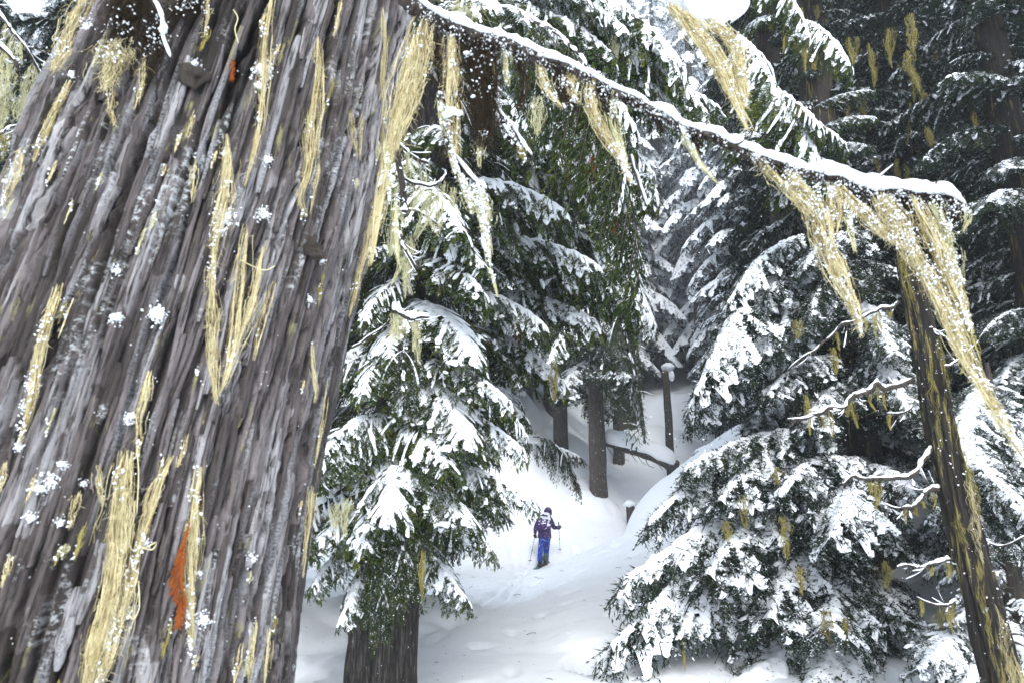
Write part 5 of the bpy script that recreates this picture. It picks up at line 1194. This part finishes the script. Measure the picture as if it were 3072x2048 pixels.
# joints, pixel offsets measured from the foot point (photo pixels), y = depth (+ away)
J = dict(pelvis=(0, -76, 0), waist=(0, -92, .0), chest=(2, -123, .03), neck=(8, -140, .06), head=(12, -150, .12), headt=(12, -158, .13),
         lhip=(-8, -72, 0), lknee=(-12, -42, -.02), lank=(-17, -16, -.30), lheel=(-12, -8, -.22),
         rhip=(9, -72, 0), rknee=(6, -40, .20), rank=(4, -8, .05), rtoe=(8, -4, .16),
         lsh=(-16, -129, .02), lel=(-27, -106, .0), lwr=(-28, -88, .05),
         rsh=(20, -129, .03), rel=(30, -105, .12), rwr=(46, -107, .30))
names = list(J); vs = [pxs(*J[n]) for n in names]; ix = {n: i for i, n in enumerate(names)}
E = [('pelvis', 'waist'), ('waist', 'chest'), ('chest', 'neck'), ('neck', 'head'), ('head', 'headt'), ('pelvis', 'lhip'), ('lhip', 'lknee'), ('lknee', 'lank'), ('lank', 'lheel'),
     ('pelvis', 'rhip'), ('rhip', 'rknee'), ('rknee', 'rank'), ('rank', 'rtoe'), ('chest', 'lsh'), ('lsh', 'lel'), ('lel', 'lwr'), ('chest', 'rsh'), ('rsh', 'rel'), ('rel', 'rwr')]
rad_ = dict(pelvis=.17, waist=.165, chest=.18, neck=.075, head=.10, headt=.085, lhip=.115, lknee=.088, lank=.075, lheel=.05, rhip=.115, rknee=.09, rank=.085, rtoe=.05, lsh=.095, lel=.07, lwr=.05, rsh=.095, rel=.07, rwr=.05)
zc = pxs(0, -84)[2]; zn = pxs(0, -139)[2]
def pick(c): return 1 if c.z < zc else 0
body = skin_body('body', vs, [(ix[a], ix[b]) for a, b in E], [rad_[n] for n in names], skier, [M_purple, M_blue], pick)
# jacket skirt, hood, face, boots
hc = pxs(*J['head'])
mb = MB(); V, T = ico(3)
hood = V * [.125, .14, .15] * (1 + .05 * fbm(V[:, 0] * 3, V[:, 1] * 3, V[:, 2] * 3, 2, 2))[:, None]; hood[:, 2] += .02; hood[V[:, 1] > .75] *= [.8, .85, .9]
mb.add(hood + hc, T=T); ob('hood', mb.mesh('hood', M_purple), skier)
mb = MB(); pb = [hc + [.03, .10, .07], hc + [.10, .20, .055]]; tube(mb, smooth_path(pb, 5), [.05, .055, .05, .035, .01], 8); ob('cap_brim', mb.mesh('brim', M_black), skier)
mb = MB(); fv = V * [.075, .09, .10]; fv[:, 2] -= .01
fv += np.exp(-((V[:, 0] / .22)**2 + ((V[:, 2] + .12) / .25)**2))[:, None] * (V[:, 1:2] > 0) * np.array([0, .03, 0]); mb.add(fv + hc + [.015, .075, -.015], T=T); ob('face', mb.mesh('face', M_skin), skier)
z_h = pxs(0, -82)[2]; cxh = pxs(0, 0)[0]
mb = MB(); tt = np.arange(24) / 24 * 2 * math.pi; rows = []
for q, (zz_, rx, ry) in enumerate([(.32, .20, .16), (.2, .19, .155), (.08, .195, .165), (0, .205, .175), (-.035, .21, .18), (-.03, .19, .16)]):
    rows.append(np.stack([cxh + rx * np.cos(tt) * (1 + .03 * np.sin(tt * 5 + q)), ry * np.sin(tt) + .0, z_h + zz_ + .01 * np.sin(tt * 3)], -1))
mb.add(np.array(rows), ringquads(6, 24)); ob('jacket_hem', mb.mesh('hem', M_purple), skier)
def boot(c, yaw, pit, nm='ski_boot'):
    b_ = MB(); prof = [(-.04, .055, .30, .0), (-.03, .065, .2, 0), (-.02, .062, .1, 0), (.01, .058, .05, 0)]
    pth = smooth_path([(0, -.02, .30), (0, -.03, .18), (0, -.02, .07), (0, .08, .045), (0, .18, .04)], 14); tube(b_, pth, np.interp(np.linspace(0, 1, 14), [0, .3, .6, 1], [.07, .066, .062, .045]), 12)
    o = ob(nm, b_.mesh(nm, M_boot), skier); o.location = tuple(c); o.rotation_euler = (pit, 0, yaw)
    k2 = MB()
    for zz_ in (.1, .17, .24): tube(k2, [(-.075, -.03, zz_), (-.03, -.10, zz_ + .005), (.03, -.10, zz_ + .005), (.075, -.03, zz_)], .011, 5)
    ob('buckle', k2.mesh('buckle', M_yel), o); s_ = MB(); tube(s_, [(0, -.09, .005), (0, .05, 0), (0, .2, .01)], [.045, .05, .035], 6); ob('sole', s_.mesh('sole', M_black), o)
boot(pxs(-15, 1, -.24), R(-15), R(-48)); boot(pxs(3, -2, .03), R(-30), R(-8))
# gloves closed on the pole grips
def glove(c, axis_, nm='glove'):
    b_ = MB(); pth = smooth_path([(0, 0, .05), (0, 0, .0), (0, .01, -.05), (0, .012, -.07)], 8); tube(b_, pth, [.038, .042, .044, .046, .046, .042, .034, .02], 10)
    for q in range(4):
        z_ = -.01 - q * .021; l = (.034, .038, .036, .03)[q]
        tube(b_, smooth_path([(.03, .005, z_), (.045, .03, z_), (.02, .03 + l * .6, z_ - .002), (-.012, .03 + l * .4, z_ - .003)], 7), [.013, .013, .012, .012, .011, .010, .006], 6)
    tube(b_, smooth_path([(-.03, .0, -.0), (-.045, .03, -.01), (-.02, .055, -.02)], 6), [.015, .015, .014, .013, .012, .007], 6)
    o = ob(nm, b_.mesh(nm, M_glove), skier); o.location = tuple(c); o.rotation_euler = axis_; return o
glove(pxs(-28, -84, .06), (0, 0, 0)); glove(pxs(48, -107, .33), (R(-70), 0, R(-60)))
# poles (held: things of their own)
def pole(top, bot, label):
    r_ = thing('ski_pole', label, 'ski pole', 'poles in the skier\'s hands', tuple(SK)); top = np.array(top); bot = np.array(bot); d = bot - top
    b_ = MB(); tube(b_, [top + d * .1, top + d * .5, bot], [.009, .008, .006], 8); ob('shaft', b_.mesh('shaft', M_metal), r_)
    b_ = MB(); tube(b_, [top, top + d * .03, top + d * .06, top + d * .12], [.022, .018, .017, .015], 8); ob('grip', b_.mesh('grip', M_black), r_)
    b_ = MB(); tube(b_, [top + d * .55, top + d * .56, top + d * .60], [.014, .015, .014], 8); ob('clamp', b_.mesh('clamp', M_black), r_)
    bc = bot - d * .07; tt_ = np.arange(13) / 12 * 2 * math.pi; b_ = MB(); tube(b_, np.stack([bc[0] + .05 * np.cos(tt_), bc[1] + .05 * np.sin(tt_), bc[2] + 0 * tt_], -1), .006, 5); tube(b_, [bc - [.05, 0, 0], bc + [.05, 0, 0]], .005, 4); tube(b_, [bc - [0, .05, 0], bc + [0, .05, 0]], .005, 4); ob('basket', b_.mesh('basket', M_black), r_)
pole(pxs(-27, -88, .09), pxs(-45, -6, .0), 'tilted ski pole in the left hand of the skier'); pole(pxs(46, -121, .36), pxs(51, -33, .62), 'upright ski pole in the raised right hand of the skier')
# skis
def ski(path3, label):
    r_ = thing('ski', label, 'ski', 'skis under the skier', tuple(SK)); pth = smooth_path(path3, 40); t, a, b = frames(pth)
    w = np.interp(np.linspace(0, 1, 40), [0, .05, .5, .9, 1], [.035, .052, .045, .055, .01])
    a2 = np.cross(t, [0, 0, 1.0]); a2 /= np.linalg.norm(a2, axis=1)[:, None]; nrm = np.cross(a2, t)
    ring = np.stack([pth - a2 * w[:, None] - nrm * .008, pth + a2 * w[:, None] - nrm * .008, pth + a2 * w[:, None] + nrm * .008, pth - a2 * w[:, None] + nrm * .008], 1)
    b_ = MB(); b_.add(ring, ringquads(40, 4)); ob('board', b_.mesh('board', M_black, smooth=False), r_)
    ring2 = np.stack([pth - a2 * w[:, None] * .8 + nrm * .009, pth + a2 * w[:, None] * .8 + nrm * .009], 1)[:, ::-1]
    b_ = MB(); i_ = np.arange(39) * 2; b_.add(ring2, np.stack([i_, i_ + 1, i_ + 3, i_ + 2], 1)); ob('topsheet', b_.mesh('topsheet', M_teal), r_)
    b_ = MB(); c = pth[16]; tube(b_, [c + [0, -.1, .02], c + [0, .0, .03], c + [.03, .15, .03]], [.035, .04, .03], 8); ob('binding', b_.mesh('binding', M_black), r_)
ski([pxs(-34, 12, -.75), pxs(-18, 5, -.30), pxs(2, 0, .05), pxs(14, -8, .45), pxs(26, -22, .8), pxs(27, -28, .86), pxs(24, -29, .86)], 'ski under the standing foot with its curved tip showing')
ski([pxs(-36, 6, -.85), pxs(-20, 2, -.25), pxs(-10, -2, .3), pxs(0, -6, .7)], 'ski trailing under the lifted heel')
# backpack
bp = thing('backpack', 'purple backpack caked with snow on the skier', 'backpack', None, tuple(SK))
def box_round(mb, c, h, p=4, m=0):
    V, T = ico(3); n = (np.abs(V)**p).sum(1)**(1 / p); mb.add(np.asarray(c) + V / n[:, None] * h, T=T, m=m)
mb = MB(); box_round(mb, pxs(-3, -124, -.20), [.17, .115, .23]); ob('main_bag', mb.mesh('bag', M_pack), bp)
mb = MB(); box_round(mb, pxs(-1, -143, -.20), [.175, .125, .07], 3); ob('top_lid', mb.mesh('lid', M_pack), bp)
mb = MB(); box_round(mb, pxs(-4, -120, -.31), [.12, .05, .14], 3); ob('front_pocket', mb.mesh('pocket', M_pack), bp)
mb = MB()
for sx in (-.12, .12): tube(mb, smooth_path([pxs(-5, -136, -.12) + [sx, 0, .03], pxs(-3, -138, .1) + [sx, 0, .03], pxs(-3, -122, .22) + [sx, 0, 0], pxs(-3, -104, .14) + [sx * 1.3, 0, 0], pxs(-4, -98, -.1) + [sx * 1.2, 0, 0]], 14), .022, 6)
ob('shoulder_straps', mb.mesh('straps', M_black), bp)
mb = MB(); tube(mb, [pxs(13, -96, -.1), pxs(15, -84, -.08), pxs(18, -73, -.08)], .012, 5); ob('loose_strap', mb.mesh('strap', M_black), bp)
mb = MB(); random.seed(2)
for (du, dv, sx, sz) in [(-6, -151, .14, .03), (5, -149, .08, .03), (-14, -147, .05, .03), (-9, -140, .09, .018), (2, -139, .05, .02), (12, -140, .04, .07), (14, -134, .03, .05), (-5, -126, .03, .04), (0, -129, .03, .03), (-8, -121, .05, .025), (-1, -122, .05, .02), (9, -118, .03, .05), (11, -126, .03, .03)]:
    blob(mb, pxs(du, dv, -.33 if dv > -136 else -.30), (sx, .04, sz), 3, .5, 2)
for q in range(26): blob(mb, pxs(random.gauss(-1, 8), random.uniform(-146, -108), -.335 + .02 * random.random()), random.uniform(.01, .035) * np.array([1.3, .6, 1]), 2, .6, 2)
blob(mb, pxs(-1, -149, -.2), (.16, .11, .035), 3, .4); ob('snow', mb.mesh('snow', M_snow), bp)['kind'] = 'stuff'
C = np.array([pxs(random.gauss(-3, 12), random.uniform(-140, -40), -.19 - .03 * random.random()) for _ in range(60)])
# faint skin track beside the skier's tip is part of the ground

#@@AIR
mb = MB(); random.seed(77)
for q in range(420):
    y = random.uniform(6.5, 24); x = random.gauss(-1.2, 1.4) if q % 2 else random.uniform(-3, 5.5); z = float(ground_z(x, y)) + .004
    l = random.uniform(.008, .035) if random.random() < .85 else random.uniform(.05, .16); a = random.uniform(0, 6.3)
    p0 = np.array([x, y, z]); p1 = p0 + [l * math.cos(a), l * math.sin(a), random.uniform(0, .3) * l]
    tube(mb, [p0, (p0 + p1) / 2 + [0, 0, .1 * l], p1], .0014 + .02 * l, 4)
o = ob('needle_litter', mb.mesh('litter', M_twig)); tag(o, 'fallen needles and bits of twig scattered over the snow', None, None, 'stuff')
# ------------------------------------------------------------------ falling snow
c = 2600; y = rng.uniform(3.0, 14, c); u = rng.uniform(-200, 3272, c); v = rng.uniform(-200, 2248, c)
C = np.array([P(a, b, d) for a, b, d in zip(u, v, y)]); C = C[C[:, 2] > ground_z(C[:, 0], C[:, 1]) + .1]
r_ = rng.uniform(.0018, .0042, len(C))
mb = MB(); V = C[:, None] + OCT[None] * (r_[:, None] * (1 + .3 * rng.normal(size=(len(C), 6))))[..., None]; mb.add(V, T=(OCTF[None] + (np.arange(len(C)) * 6)[:, None, None]).reshape(-1, 3))
o = ob('falling_snow', mb.mesh('flakes', M_snow)); tag(o, 'sparse snowflakes drifting down through the air', None, None, 'stuff')
# ------------------------------------------------------------------ haze
def haze(x0, x1, y0, y1, z0, z1, dens):
    V = np.array([[x, y, z] for z in (z0, z1) for y in (y0, y1) for x in (x0, x1)], float)
    Q = np.array([[0, 2, 3, 1], [4, 5, 7, 6], [0, 1, 5, 4], [2, 6, 7, 3], [0, 4, 6, 2], [1, 3, 7, 5]])
    m = bpy.data.materials.new('haze'); m.use_nodes = True; nt = m.node_tree; nt.nodes.clear()
    pv = nt.nodes.new('ShaderNodeVolumePrincipled'); pv.inputs['Density'].default_value = dens; pv.inputs['Color'].default_value = (.93, .96, 1, 1); pv.inputs['Anisotropy'].default_value = .2
    out = nt.nodes.new('ShaderNodeOutputMaterial'); nt.links.new(pv.outputs[0], out.inputs['Volume'])
    mb = MB(); mb.add(V, Q); o = ob('haze', mb.mesh('haze', m, smooth=False)); tag(o, 'thin pale snow haze filling the air of the forest', None, None, 'stuff')
haze(-360, 360, -40, 430, -25, 75, .0015)
import sys
print('objects', len(COL.objects), 'tris', sum(len(m.loops) - 2 * len(m.polygons) for m in bpy.data.meshes))
for o in COL.objects:
    if o.type == 'MESH' and o.name.split('.')[0] == 'snow' and o.data.name.split('.')[0] == 'snow': o['kind'] = 'stuff'
